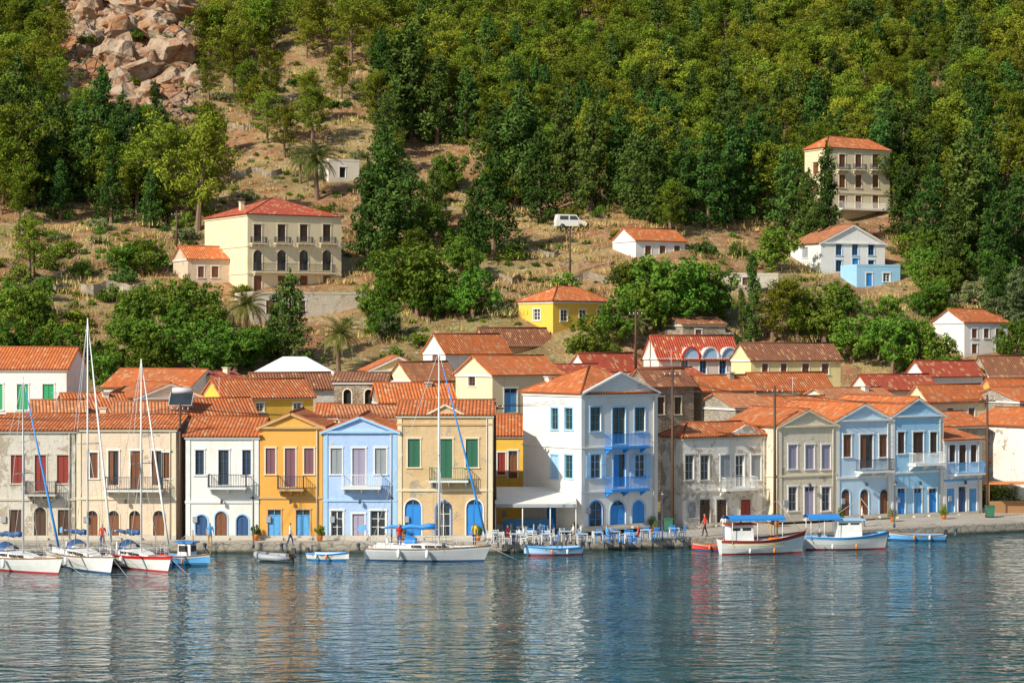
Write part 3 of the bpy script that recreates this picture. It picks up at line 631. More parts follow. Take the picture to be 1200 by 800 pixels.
for i in range(len(qpts)-1): Fc.append((i*2,(i+1)*2,(i+1)*2+1,i*2+1))
mkobj('quay_pavement',V,Fc,QPV)
# ------------------------------------------------------------------ WATER
t=NT('harbour_water'); v=t.coords(rnd=False)
a=t.noise(t.coords((.5,1,1),rnd=False),1.25,2,.5,.5); b=t.noise(t.coords((.35,1,1),rnd=False),.38,2,.5,.3); c=t.noise(t.coords((.6,1,1),rnd=False),3.4,1,.5)
a2=t.ramp(a,.32,.68)
hh=t.math('ADD',t.math('ADD',t.math('MULTIPLY',a2,.42),t.math('MULTIPLY',b,1.5)),t.math('MULTIPLY',c,.12))
t.bump(hh,1.,.085); t.b.inputs['IOR'].default_value=1.33; t.b.inputs['Specular IOR Level'].default_value=.9
WAT=t.fin(t.mix(t.ramp(b,.42,.58),(.02,.105,.135),(.012,.07,.095)),.015)
V=[(-1500,-700,0),(1500,-700,0),(1500,215,0),(-1500,215,0)]
mkobj('harbour_water',V,[(0,1,2,3)],WAT)
# ------------------------------------------------------------------ VEGETATION PROTOS
def leafmat(name,c1,c2,tr=.25):
    t=NT(name); at=t.n("ShaderNodeAttribute"); at.attribute_name='tint'; oi=t.n("ShaderNodeObjectInfo")
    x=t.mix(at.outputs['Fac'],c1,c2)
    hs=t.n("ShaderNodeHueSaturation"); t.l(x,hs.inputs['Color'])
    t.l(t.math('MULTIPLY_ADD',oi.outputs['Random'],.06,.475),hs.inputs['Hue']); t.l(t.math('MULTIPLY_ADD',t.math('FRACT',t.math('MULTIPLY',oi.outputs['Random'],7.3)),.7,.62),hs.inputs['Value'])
    df=t.n("ShaderNodeBsdfDiffuse"); t.l(hs.outputs[0],df.inputs[0]); t.t.nodes.remove(t.b)
    if tr>0:
        ts=t.n("ShaderNodeBsdfTranslucent"); t.l(hs.outputs[0],ts.inputs[0]); mx=t.n("ShaderNodeMixShader"); mx.inputs[0].default_value=tr
        t.l(df.outputs[0],mx.inputs[1]); t.l(ts.outputs[0],mx.inputs[2]); t.l(mx.outputs[0],t.out.inputs[0])
    else: t.l(df.outputs[0],t.out.inputs[0])
    return t.m
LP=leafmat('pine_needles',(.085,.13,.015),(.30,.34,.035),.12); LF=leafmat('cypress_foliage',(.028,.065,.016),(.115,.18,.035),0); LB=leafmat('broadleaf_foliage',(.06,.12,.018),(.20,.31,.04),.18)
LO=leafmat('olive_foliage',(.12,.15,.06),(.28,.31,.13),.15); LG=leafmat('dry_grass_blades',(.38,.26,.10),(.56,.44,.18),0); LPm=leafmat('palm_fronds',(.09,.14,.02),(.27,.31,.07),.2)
BARK=paint('tree_bark',(.22,.14,.09),.9)
def cloud(cs,rads,per,size,asp,rng,up=.3,inner=.35):
    cs=np.asarray(cs);rads=np.asarray(rads); m=len(cs)*per
    C_=np.repeat(cs,per,0);R_=np.repeat(rads,per,0)
    d=rng.normal(size=(m,3)); d/=np.linalg.norm(d,axis=1)[:,None]
    rr=(inner+(1-inner)*rng.random(m)**.5)[:,None]
    pos=C_+d*R_*rr
    nn=d*.8+rng.normal(size=(m,3))*.5+np.array([0,0,up]); nn/=np.linalg.norm(nn,axis=1)[:,None]
    a=np.cross(nn,rng.normal(size=(m,3))); a/=np.linalg.norm(a,axis=1)[:,None]; b=np.cross(nn,a)
    s=size*(.6+.8*rng.random(m))[:,None]
    A=a*s;B=b*s*asp
    v=np.stack([pos-A,pos-B,pos+A,pos+B],1).reshape(-1,3)
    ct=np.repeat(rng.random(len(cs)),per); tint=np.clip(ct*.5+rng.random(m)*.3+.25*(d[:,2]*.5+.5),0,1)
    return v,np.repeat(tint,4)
def mkproto(name,lv,lt,wood,lm):
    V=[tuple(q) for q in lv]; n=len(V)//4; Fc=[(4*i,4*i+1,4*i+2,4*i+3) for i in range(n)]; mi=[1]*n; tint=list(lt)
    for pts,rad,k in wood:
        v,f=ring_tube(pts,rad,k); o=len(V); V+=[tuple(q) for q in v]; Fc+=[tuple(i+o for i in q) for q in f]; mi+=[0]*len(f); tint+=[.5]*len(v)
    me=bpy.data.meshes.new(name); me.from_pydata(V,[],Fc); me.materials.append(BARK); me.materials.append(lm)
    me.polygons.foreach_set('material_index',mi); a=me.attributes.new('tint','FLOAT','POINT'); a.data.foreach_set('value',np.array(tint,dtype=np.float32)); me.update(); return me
def pine(seed,flat=1.):
    r=np.random.default_rng(seed); hgt=8.; cs=[];rd=[];wood=[]
    lean=r.normal(size=2)*.35
    P=lambda t:(lean[0]*t*t*1.5,lean[1]*t*t*1.5,hgt*t)
    wood.append(([(0,0,-.8)]+[P(t) for t in (.15,.4,.7,.95)],[.26,.22,.16,.1,.03],6))
    nb=30; ph=r.random()*6; asym=r.random()*6.3
    for i in range(nb):
        t=.22+.76*(i/nb)**.85+r.normal()*.02; an=ph+i*2.4+r.normal()*.5
        R=2.9*(math.sin(math.pi*min(1,(1-t)*.72+.12))**.95)*(.5+.7*r.random())*flat*(1+.2*math.cos(an-asym))
        c=P(t); e=(c[0]+R*math.cos(an),c[1]+R*math.sin(an),c[2]+R*(.15+.4*r.random()))
        wood.append(([c,((c[0]+e[0])/2,(c[1]+e[1])/2,c[2]+R*.1),e],[.06,.04,.015],4))
        for q in (1.,.68,.38):
            if R*q<.35 and q<1: continue
            cs.append((c[0]+(e[0]-c[0])*q+r.normal()*.25,c[1]+(e[1]-c[1])*q+r.normal()*.25,c[2]+(e[2]-c[2])*q+.1+r.normal()*.2)); k=.5+.38*r.random(); rd.append((k,k,k*.75))
    cs.append(P(1.)); rd.append((.4,.4,.6))
    v,t=cloud(cs,rd,58,.17,.34,r,.4); return mkproto('pine_tree_mesh',v,t,wood,LP)
def fir(seed,wd=1.,hgt=10.):
    r=np.random.default_rng(seed); cs=[];rd=[];wood=[([(0,0,-.8),(0,0,hgt*.5),(0,0,hgt*.97)],[.24,.14,.02],6)]
    nb=60
    for i in range(nb):
        t=.05+.92*(i/nb); an=i*2.4+r.normal()*.5; R=2.5*wd*((1-t)**.78)*(.5+.72*r.random())+.1
        z=hgt*t; e=(R*math.cos(an),R*math.sin(an),z+R*.15+r.normal()*.25)
        if i%3==0: wood.append(([(0,0,z-.2),e],[.045,.012],4))
        for q in (1.,.66,.33):
            if R*q<.3 and q<1: continue
            k=.34+.3*r.random(); cs.append((e[0]*q+r.normal()*.18,e[1]*q+r.normal()*.18,z+(e[2]-z)*q-(1-q)*.1+r.normal()*.15)); rd.append((k,k,k*.95))
    cs.append((0,0,hgt)); rd.append((.14,.14,.55))
    v,t=cloud(cs,rd,36,.155,.5,r,.25); return mkproto('cypress_tree_mesh',v,t,wood,LF)
def column(seed):
    r=np.random.default_rng(seed); hgt=9.; cs=[];rd=[];wood=[([(0,0,-.6),(0,0,hgt*.9)],[.2,.03],6)]
    for i in range(110):
        t=.04+.94*i/110; R=.72*math.sin(math.pi*min(1,t*.75+.22))**.7*r.random()**.5; an=r.random()*6.3
        cs.append((R*math.cos(an),R*math.sin(an),hgt*t)); rd.append((.3,.3,.45))
    v,t=cloud(cs,rd,45,.12,.45,r,.2); return mkproto('columnar_cypress_mesh',v,t,wood,LF)
def broad(seed,lm=LB,wd=1.):
    r=np.random.default_rng(seed); hgt=5.2; wood=[([(0,0,-.6),(.1,0,1.0),(.05,.1,1.8)],[.24,.19,.13],6)]; cs=[];rd=[]
    nl=10
    lobes=[]
    for i in range(nl):
        an=i*2.4+r.normal()*.4; R=(.9+1.2*r.random())*wd; z=1.4+2.5*r.random()
        lobes.append((R*math.cos(an),R*math.sin(an),z,.7+.5*r.random())); wood.append(([(.05,.1,1.2),(R*.5*math.cos(an),R*.5*math.sin(an),z*.8),(R*math.cos(an),R*math.sin(an),z)],[.11,.07,.02],4))
    lobes.append((0,0,4.1,1.0)); lobes.append((.3,-.2,2.8,1.4)); lobes.append((-.4,.2,1.6,1.2))
    for x,y,z,k in lobes:
        for j in range(12):
            d=r.normal(size=3); d/=np.linalg.norm(d); q=k*(.5+.6*r.random())
            cs.append((x+d[0]*q,y+d[1]*q,max(.4,z+d[2]*q*.95))); kk=.24+.24*r.random(); rd.append((kk,kk,kk*.95))
    v,t=cloud(cs,rd,42,.11,.65,r,.3); return mkproto('broadleaf_tree_mesh',v,t,wood,lm)
def shrub(seed,lm):
    r=np.random.default_rng(seed); cs=[];rd=[];wood=[]
    for i in range(5): an=r.random()*6.3; wood.append(([(0,0,-.3),(.6*math.cos(an),.6*math.sin(an),.9)],[.05,.012],4))
    for j in range(34):
        an=r.random()*6.3;R=1.15*r.random()**.6; cs.append((R*math.cos(an),R*math.sin(an),.2+1.0*r.random()*(1-.35*R))); kk=.2+.22*r.random(); rd.append((kk,kk,kk*.8))
    v,t=cloud(cs,rd,36,.09,.6,r,.4); return mkproto('shrub_mesh',v,t,wood,lm)
def grass(seed):
    r=np.random.default_rng(seed); n=110; v=[];t=[]
    for i in range(n):
        x,y=r.normal(size=2)*.7; an=r.random()*6.3; hh=.2+.35*r.random(); w_=.035; dx,dy=math.cos(an)*w_,math.sin(an)*w_; lx,ly=r.normal(size=2)*.12
        v+=[(x-dx,y-dy,-.1),(x+dx,y+dy,-.1),(x+lx+dx*.3,y+ly+dy*.3,hh),(x+lx-dx*.3,y+ly-dy*.3,hh)]; t+=[r.random()]*4
    return mkproto('grass_mesh',v,t,[],LG)
def palm(seed):
    r=np.random.default_rng(seed); hgt=4.; v=[];t=[]; wood=[([(0,0,-.5),(.1,0,1.5),(0,.05,3),(0,0,hgt)],[.3,.22,.2,.24],8)]
    for i in range(46):
        an=i*2.4; el=math.radians(75-110*(i/46)+r.normal()*6); L=2.6+r.random()*.6; pts=[]
        p=Vector((0,0,hgt)); e=el
        for k in range(9):
            pts.append(p.copy()); p=p+Vector((math.cos(an)*math.cos(e),math.sin(an)*math.cos(e),math.sin(e)))*L/8; e-=.17
        wood.append((pts,[.035]*8+[.01],3)); sd=Vector((-math.sin(an),math.cos(an),0))
        for k in range(1,9):
            for j in range(3):
                q=pts[k-1].lerp(pts[k],j/3); ll=.55*math.sin(math.pi*min(1,(k+j/3)/9+.12))+.12; fw=(pts[k]-pts[k-1]).normalized()
                for sg in (-1,1):
                    tip=q+sd*sg*ll*.8+fw*ll*.45+Vector((0,0,-.22*ll)); a=fw*.035
                    v+=[tuple(q-a),tuple(q+a),tuple(tip+a*.3),tuple(tip-a*.3)]; t+=[r.random()]*4
    return mkproto('palm_tree_mesh',v,t,wood,LPm)
PR_={'pine':([pine(i,1+.15*(i%3-1)) for i in range(7)],8.),'fir':([fir(10+i,[1,.8,1.25,1.05,.9][i]) for i in range(5)],10.),'col':([column(20)],9.),
 'broad':([broad(30+i,LB,[1,1.15,.9,1.05,.8][i]) for i in range(5)],5.2),'olive':([broad(40+i,LO,1.1) for i in range(2)],5.2),
 'shrub':([shrub(50,LB),shrub(51,LO),shrub(52,LF),shrub(53,LP)],1.5),'grass':([grass(60),grass(61)],.6),'palm':([palm(70),palm(71)],6.)}
NM={'pine':'pine_tree','fir':'cypress_tree','col':'columnar_cypress_tree','broad':'broadleaf_tree','olive':'olive_tree','shrub':'shrub','palm':'palm_tree','grass':'dry_grass'}
def inst(kind,x,y,hm,parent=None,name=None,wide=1.,z=None):
    ms,ph=PR_[kind]; me=random.choice(ms); o=bpy.data.objects.new(name or NM[kind],me); COL.objects.link(o)
    s=hm/ph; o.scale=(s*wide*random.uniform(.9,1.12),s*wide*random.uniform(.9,1.12),s); o.rotation_euler=(random.uniform(-.05,.05),random.uniform(-.05,.05),random.uniform(0,6.28))
    o.location=(x,y,(terr(x,y) if z is None else z)-.05)
    if parent: o.parent=parent
    return o
def plant(kind,px,py,hpx,wide=1.):
    d=hit(px,py); x=(px-600)*d/F; inst(kind,x,d,hpx*d/F,wide=wide)
for q in [('fir',452,303,150,1.05),('fir',430,300,110),('fir',482,165,140,1.1),('fir',512,170,105),('fir',545,165,85),('fir',460,160,110),('fir',578,305,125,1.1),('fir',555,300,90),('fir',605,240,140,1.0),('fir',585,238,120),('fir',632,262,110),
 ('fir',692,248,125,1.),('fir',662,238,125),('fir',722,240,115),('fir',760,262,120,1.1),('fir',742,255,100),('fir',800,262,100),('fir',830,268,110),('fir',858,262,115),('fir',888,258,115),('fir',925,280,105),('fir',966,300,130,.8),('fir',945,290,90),
 ('fir',1060,282,90,1.2),('fir',1090,305,115),('fir',1135,300,150,1.1),('fir',1165,345,120),('fir',1118,335,105,1.1),('fir',1190,320,120),('fir',1150,240,110),('fir',1080,180,100),
 ('fir',340,432,112,.95),('fir',322,425,80),('col',883,402,104),('col',872,398,60),('fir',105,240,110,1.1),('fir',70,235,120),('fir',130,262,90),('fir',190,262,95),('fir',175,268,70),
 ('pine',232,272,135,.8),('pine',205,262,110),('pine',35,330,70),('pine',20,250,120),('pine',160,250,90),('pine',300,70,70),('pine',400,120,60),
 ('palm',397,440,72),('palm',372,235,72),('palm',352,215,45),('palm',288,405,70),('palm',745,410,45),
 ('broad',490,372,92,1.2),('broad',465,350,60,1.2),('broad',555,372,62,1.2),('broad',525,370,60,1.1),('broad',770,385,92,1.1),('broad',805,385,85,1.1),('broad',745,372,72),('broad',835,378,72),('broad',690,432,65,1.1),('broad',722,405,60),
 ('pine',905,402,70,1.1),('pine',935,405,74,1.1),('broad',965,402,70),('broad',910,318,55,1.3),('broad',985,372,45,1.2),('broad',1000,425,60,1.1),('broad',1045,440,75),('broad',1080,440,70),('broad',1100,445,55),('broad',1085,368,45,1.2),
 ('broad',160,322,45,1.4),('broad',140,322,38,1.3),('broad',525,225,48,1.2),('broad',512,240,32,1.2),('broad',30,392,60,1.3),('broad',0,385,60),('broad',60,430,55,1.3),('broad',95,440,60),('broad',240,400,70,1.2),('broad',210,380,60,1.1),('broad',445,400,50),('olive',455,400,40),
 ('broad',190,430,60,1.3),('broad',235,455,60,1.2),('broad',275,440,60,1.2),('broad',160,420,50,1.3),('broad',300,430,50),('olive',1180,400,60,1.2),('broad',1190,430,60),('olive',1150,365,40,1.4),('broad',1185,205,50),('broad',1100,350,45),('olive',1195,370,60)]:
    plant(*q)
FOR=bpy.data.objects.new('hillside_forest',None); COL.objects.link(FOR); SHR=bpy.data.objects.new('hillside_shrubs',None); COL.objects.link(SHR); GRS=bpy.data.objects.new('dry_grass_tufts',None); COL.objects.link(GRS)
def region(px,py):
    R=random.random()
    if 75<px<238 and py<150: return ('shrub',.09)
    if 200<px<440 and 85<py<235: return ('shrub',.25) if R<.84 else ('pine',.5)
    if 225<=px<420 and py<=85: return ('pine',.6) if R<.75 else ('shrub',.4)
    if 470<px<575 and 165<py<268: return ('shrub',.25)
    if 585<px<760 and 232<py<345: return ('shrub',.2)
    if px<240 and 265<py<345: return ('shrub',.38)
    if 240<=px<430 and 232<py<345: return ('shrub',.3)
    if 560<px<725 and 300<py<405: return ('shrub',.5) if R<.7 else ('broad',.35)
    if px<310 and 345<=py<480: return ('broad',.6) if R<.5 else ('shrub',.7)
    if 310<=px<600 and 275<py<410: return ('broad',.5) if R<.55 else ('shrub',.6)
    if 795<px<930 and 262<py<345: return ('shrub',.35)
    if 720<px<1130 and 285<py<450: return ('broad',.5) if R<.55 else (('shrub',.6) if R<.9 else ('olive',.5))
    if px>=1110 and py>285: return ('fir',.5) if R<.4 else ('broad',.55)
    if py>395: return ('shrub',.3)
    if py<60 and 260<px: return ('pine',.95)
    if py<120 and 420<px<900: return ('pine',.92) if R<.82 else ('fir',.9)
    if py<150: return ('pine',.9) if R<.78 else ('fir',.9)
    if px<75: return ('pine',.85) if R<.6 else ('fir',.8)
    if px<240: return ('pine',.65) if R<.5 else ('fir',.6)
    return ('fir',.8) if R<.55 else ('pine',.85)
def blocked(x,y,hm,wr):
    for fx,fy,fr in FOOT:
        if (x-fx)**2+(y-fy)**2<(fr+.8)**2: return True
    z=terr(x,y); px=600+F*x/y; b=400-(z-H)*F/y; tp=b-hm*F/y; hw=wr*F/y
    for p0,p1,q0,q1,d in PROT:
        if y<d and px+hw*.6>p0 and px-hw*.6<p1 and tp<q1-(q1-q0)*.22 and b>q0: return True
    return False
cnt=0
y=170.
while y<425:
    x=-115.
    while x<115:
        xx=x+random.uniform(-1.9,1.9); yy=y+random.uniform(-1.9,1.9)
        z=terr(xx,yy); px=600+F*xx/yy; py=400-(z-H)*F/yy
        x+=4.1
        if yy-yq(xx)<30: continue
        if px<-140 or px>1340 or py<-110: continue
        kd,pb=region(px,py)
        if random.random()>pb: continue
        hm={'pine':random.uniform(5.,10),'fir':random.uniform(7,12.5),'broad':random.uniform(3.0,6),'olive':random.uniform(3,4.6),'shrub':random.uniform(.9,2.6)}[kd]
        if py>340 and kd=='fir': hm*=.7
        wr={'pine':3,'fir':2.2,'broad':2.5,'olive':2.5,'shrub':1.5}[kd]*hm/PR_[kd][1]
        if blocked(xx,yy,hm,wr): continue
        inst(kd,xx,yy,hm,FOR if kd!='shrub' else SHR,'forest_tree' if kd!='shrub' else 'bush'); cnt+=1
    y+=4.1
for i in range(4600):
    d=random.uniform(185,340); x=random.uniform(-.27,.27)*d; z=terr(x,d); px=600+F*x/d; py=400-(z-H)*F/d
    if py>400: continue
    if px>430 and py<160: continue
    if blocked(x,d,.5,.3): continue
    if random.random()<.5: inst('shrub',x,d,random.uniform(.25,.85),SHR,'low_scrub')
    elif not(75<px<228 and py<132): inst('grass',x,d,random.uniform(.35,.7),GRS,'grass_tuft',wide=1.5)
print('trees',cnt)
def boulder(seed):
    import bmesh
    bm=bmesh.new(); bmesh.ops.create_icosphere(bm,subdivisions=3,radius=1.)
    for v in bm.verts:
        c=v.co.copy(); k=1+.45*noise.noise(c*1.3+Vector((seed*7,0,0)))+.18*noise.noise(c*3.5+Vector((0,seed*3,0))); q=Vector((round(c.x*1.6)/1.6,round(c.y*1.6)/1.6,round(c.z*1.6)/1.6)); v.co=(c*.6+q*.4)*k; v.co.z*=.8
    me=bpy.data.meshes.new('boulder_mesh'); bm.to_mesh(me); bm.free(); return me
t=NT('limestone_rock'); v=t.coords(); x=t.mix(t.ramp(t.noise(v,.9,6,.7),.42,.6),(.45,.35,.25),(.38,.19,.09)); x=t.mix(t.ramp(t.noise(v,3,4,.7),.52,.68),x,(.19,.11,.07)); t.bump(t.noise(v,2.5,6,.7),1.,.35); ROCK=t.fin(x,.95)
BM=[boulder(i) for i in range(5)]
for m in BM: m.materials.append(ROCK)
RO=bpy.data.objects.new('rocky_outcrop',None); COL.objects.link(RO)
for i in range(400):
    if i<130: px=random.gauss(150,45); py=random.uniform(-30,165); s=random.choice([random.uniform(.4,1.1),random.uniform(1.2,3.0)])
    else: px=random.uniform(10,760); py=random.uniform(80,345); s=random.uniform(.2,.75)
    d=hit(px,py); x=(px-600)*d/F
    if blocked(x,d,.6,.5): continue
    o=bpy.data.objects.new('boulder',random.choice(BM)); COL.objects.link(o); o.parent=RO; o.location=(x,d,terr(x,d)-s*.25); o.scale=(s*random.uniform(.9,1.7),s,s*random.uniform(.8,1.6)); o.rotation_euler=(random.random()*.4,random.random()*.4,random.random()*6)
# ------------------------------------------------------------------ BOATS
def wl(px,py):
    d=F*H/(py-400); return ((px-600)*d/F,d,0)
def hull(a,L,B,fb,rise=.5,aft=.15,tr=.6,cols=('red','white','blue'),draft=.4,openb=False,rake=.6,deckm='cream'):
    N=16; rowz=[-1,-.35,.10,.45,.80,.93,1.]; V=[]; 
    def sec(t):
        b=B/2*(1-max(0,(t-.42)/.58)**2.3)*(tr+(1-tr)*min(1,t/.42)**.7)
        sh=fb*(1+rise*t**2.6+aft*(1-t)**2); return max(b,.015),sh
    for i in range(N+1):
        t=i/N; b,sh=sec(t)
        for side in (1,-1):
            for rz in rowz:
                z=rz*draft if rz<0 else rz*sh
                if rz==.10: z=.1
                fr=(z+draft)/(sh+draft); y=b*max(fr,0)**.42
                x=L*(t-.5)+rake*fr*t**5+(-.15*fr*(1-t)**6)
                V.append((x,y*side,z))
    K=len(rowz)
    for side in (0,1):
        for j in range(K-1):
            mat=PC(cols[0]) if j<2 else (PC(cols[2]) if j>=4 else PC(cols[1]))
            Fc=[]
            for i in range(N):
                p=i*2*K+side*K+j; q=(i+1)*2*K+side*K+j; Fc.append((p,q,q+1,p+1) if side else (p,p+1,q+1,q))
            a.add('hull',mat,V,Fc,smooth=True)
    lo=[V[j] for j in range(K)]; ro=[V[K+j] for j in range(K)]; a.add('transom',PC(cols[1]),lo+ro[::-1],[tuple(range(2*K))])
    dl=[];
    for i in range(N+1):
        t=i/N; b,sh=sec(t); z=(.35*fb if openb else sh-.07); x=L*(t-.5)+(rake*t**5)*(1 if not openb else .5)
        b2=b*(.78 if openb else .97); dl+=[(x,b2,z),(x,-b2,z)]
    a.add('deck',PC(deckm),dl,[(2*i,2*i+1,2*i+3,2*i+2) for i in range(N)])
    if openb:
        for side in (1,-1):
            vv=[]
            for i in range(N+1):
                t=i/N; b,sh=sec(t); x=L*(t-.5)+rake*t**5; vv+=[(x,(b-.05)*side,sh),(x,b*.78*side,.35*fb)]
            a.add('inner_hull',PC(cols[1]),vv,[(2*i,2*i+1,2*i+3,2*i+2) for i in range(N)])
        for q in (.2,.45,.68):
            b,sh=sec(q); x=L*(q-.5); a.box('thwart',PC('wood'),x-.12,x+.12,-b*.93,b*.93,sh*.7,sh*.7+.05)
    for side in (1,-1):
        pts=[]
        for i in range(N+1):
            t=i/N; b,sh=sec(t); pts.append((L*(t-.5)+rake*t**5,(b+.01)*side,sh))
        a.tube('gunwale',PC(cols[2]) if cols[2]!='white' else PC('wood'),pts,.04,5)
    return sec
def sailboat(px,py,L,B,ang,mast,cols,boomcol='blue',furl='white',mx=.08,name='sailing_yacht'):
    a=Asm(name,wl(px,py),math.radians(ang)); fb=.95*L/9
    sec=hull(a,L,B,fb,.28,.02,.72,cols,.5,rake=.7,deckm='white')
    N=8; V=[]; z0=fb*.95
    for i in range(N+1):
        q=i/N; x=-L*.16+q*L*.42; b=B*.29*(1-q**3*.55); hgt=.42*(1-.55*q**2)
        V+=[(x,-b,z0),(x,-b*.86,z0+hgt),(x,b*.86,z0+hgt),(x,b,z0)]
    Fc=[]
    for i in range(N):
        for k in range(3): Fc.append((i*4+k,i*4+k+1,i*4+k+5,i*4+k+4))
    Fc+=[(0,3,2,1),(N*4,N*4+1,N*4+2,N*4+3)]; a.add('coachroof',PC('white'),V,Fc)
    for sd in (-1,1):
        for q in (-.1,.02,.12): a.box('cabin_window',PC('black'),L*q,L*q+.7,sd*B*.29-.03,sd*B*.29+.03,z0+.14,z0+.3)
    a.box('cockpit',PC('wood'),-L*.42,-L*.17,-B*.2,B*.2,fb*.98,fb+.02); 
    for sd in(-1,1): a.box('cockpit_coaming',PC('white'),-L*.43,-L*.16,sd*B*.26-.06,sd*B*.26+.06,fb*.96,fb+.28)
    a.tube('wheel',PC('steel'),[(-L*.34,.4*math.cos(k*.785),fb+.65+.4*math.sin(k*.785)) for k in range(9)],.02,5); a.box('wheel_pedestal',PC('white'),-L*.34+.03,-L*.34+.2,-.1,.1,fb,fb+.7)
    M=L*mx; a.tube('mast',PC('white' if mast>14 else 'steel'),[(M,0,fb),(M,0,mast*.6),(M,0,mast)],[.075,.07,.045],8)
    a.tube('boom',PC('steel'),[(M-.1,0,fb+1.35),(-L*.38,0,fb+1.45)],.06,6)
    pts=[(M-.25-(L*.38+M-.5)*i/8,.02*math.sin(i*3),fb+1.55+.06*math.sin(i*2.1)-(i*.012)) for i in range(9)]
    a.tube('sail_cover',PC(boomcol),pts,[.2,.2,.19,.17,.17,.15,.13,.12,.07],8)
    bow=(L*.5+.5,0,fb*1.28); st=(-L*.48,0,fb); top=(M,0,mast-.1)
    a.tube('forestay',PC('steel'),[bow,top],.018,4); a.tube('backstay',PC('steel'),[st,top],.018,4)
    fp=[Vector(bow).lerp(Vector(top),k) for k in (.06,.3,.6,.92)]; a.tube('furled_genoa',PC(furl),fp,[.085,.085,.065,.03],6)
    for sd in (-1,1):
        b=B*.46; s1=(M,sd*B*.3,mast*.5); a.tube('spreader',PC('steel'),[(M,0,mast*.5),s1],.03,4)
        a.tube('shroud',PC('steel'),[(M-.1,sd*b,fb),s1,top],.016,4); a.tube('shroud',PC('steel'),[(M+.4,sd*b,fb),(M,0,mast*.5)],.016,4)
        ls=[]
        for i in range(8):
            q=.06+.86*i/7; bb,sh=sec(q); x=L*(q-.5); a.tube('stanchion',PC('steel'),[(x,sd*bb*.95,sh-.05),(x,sd*bb*.95,sh+.6)],.017,4); ls.append((x,sd*bb*.95,sh+.6))
        ls.append((L*.5+.4,0,fb*1.28+.6)); a.tube('lifeline',PC('steel'),ls,.014,4); a.tube('lifeline',PC('steel'),[(p[0],p[1],p[2]-.3) for p in ls],.01,4)
        for q in (.3,.55): bb,sh=sec(q); a.tube('fender',PC('dkblue' if sd>0 else 'white'),[(L*(q-.5),sd*(bb+.13),.25),(L*(q-.5),sd*(bb+.13),.35),(L*(q-.5),sd*(bb+.13),.8),(L*(q-.5),sd*(bb+.13),.88)],[.05,.13,.13,.04],8)
    a.tube('stern_rail',PC('steel'),[(-L*.49,-B*.33,fb),(-L*.49,-B*.33,fb+.65),(-L*.49,B*.33,fb+.65),(-L*.49,B*.33,fb)],.02,5)
    V=[];N=6
    for i in range(N+1):
        an=math.pi*i/N; V+=[(-L*.16,-B*.27*math.cos(an),fb+.35+.65*math.sin(an)),(-L*.07,-B*.25*math.cos(an),fb+.38+.35*math.sin(an))]
    a.add('sprayhood',PC(boomcol),V,[(2*i,2*i+1,2*i+3,2*i+2) for i in range(N)],smooth=True)
    a.tube('anchor_line',PC('steel'),[(L*.5+.5,0,fb*1.2),(L*.5+3.2,.1,-.2)],.012,4)
    a.tube('flag_staff',PC('wood'),[(-L*.49,.3,fb+.6),(-L*.5-.2,.3,fb+1.6)],.015,4); a.add('flag',PC('sky'),[(-L*.5-.2,.3,fb+1.6),(-L*.5-.75,.35,fb+1.45),(-L*.5-.7,.33,fb+1.1),(-L*.5-.12,.3,fb+1.2)],[(0,1,2,3)])
    return a
sailboat(20,667,8.2,2.8,-38,13.2,('red','white','white'),'dkblue','blue').fin()
sailboat(98,665,8.6,2.8,-55,17.2,('dkblue','white','white'),'dkblue','white').fin()
sailboat(160,664,8.0,2.7,-50,14.4,('red','white','red'),'dkblue','white').fin()
s4=sailboat(497,656,8.2,2.6,-6,15.0,('dkblue','steel','white'),'blue','blue',mx=.13)
s4.fin()
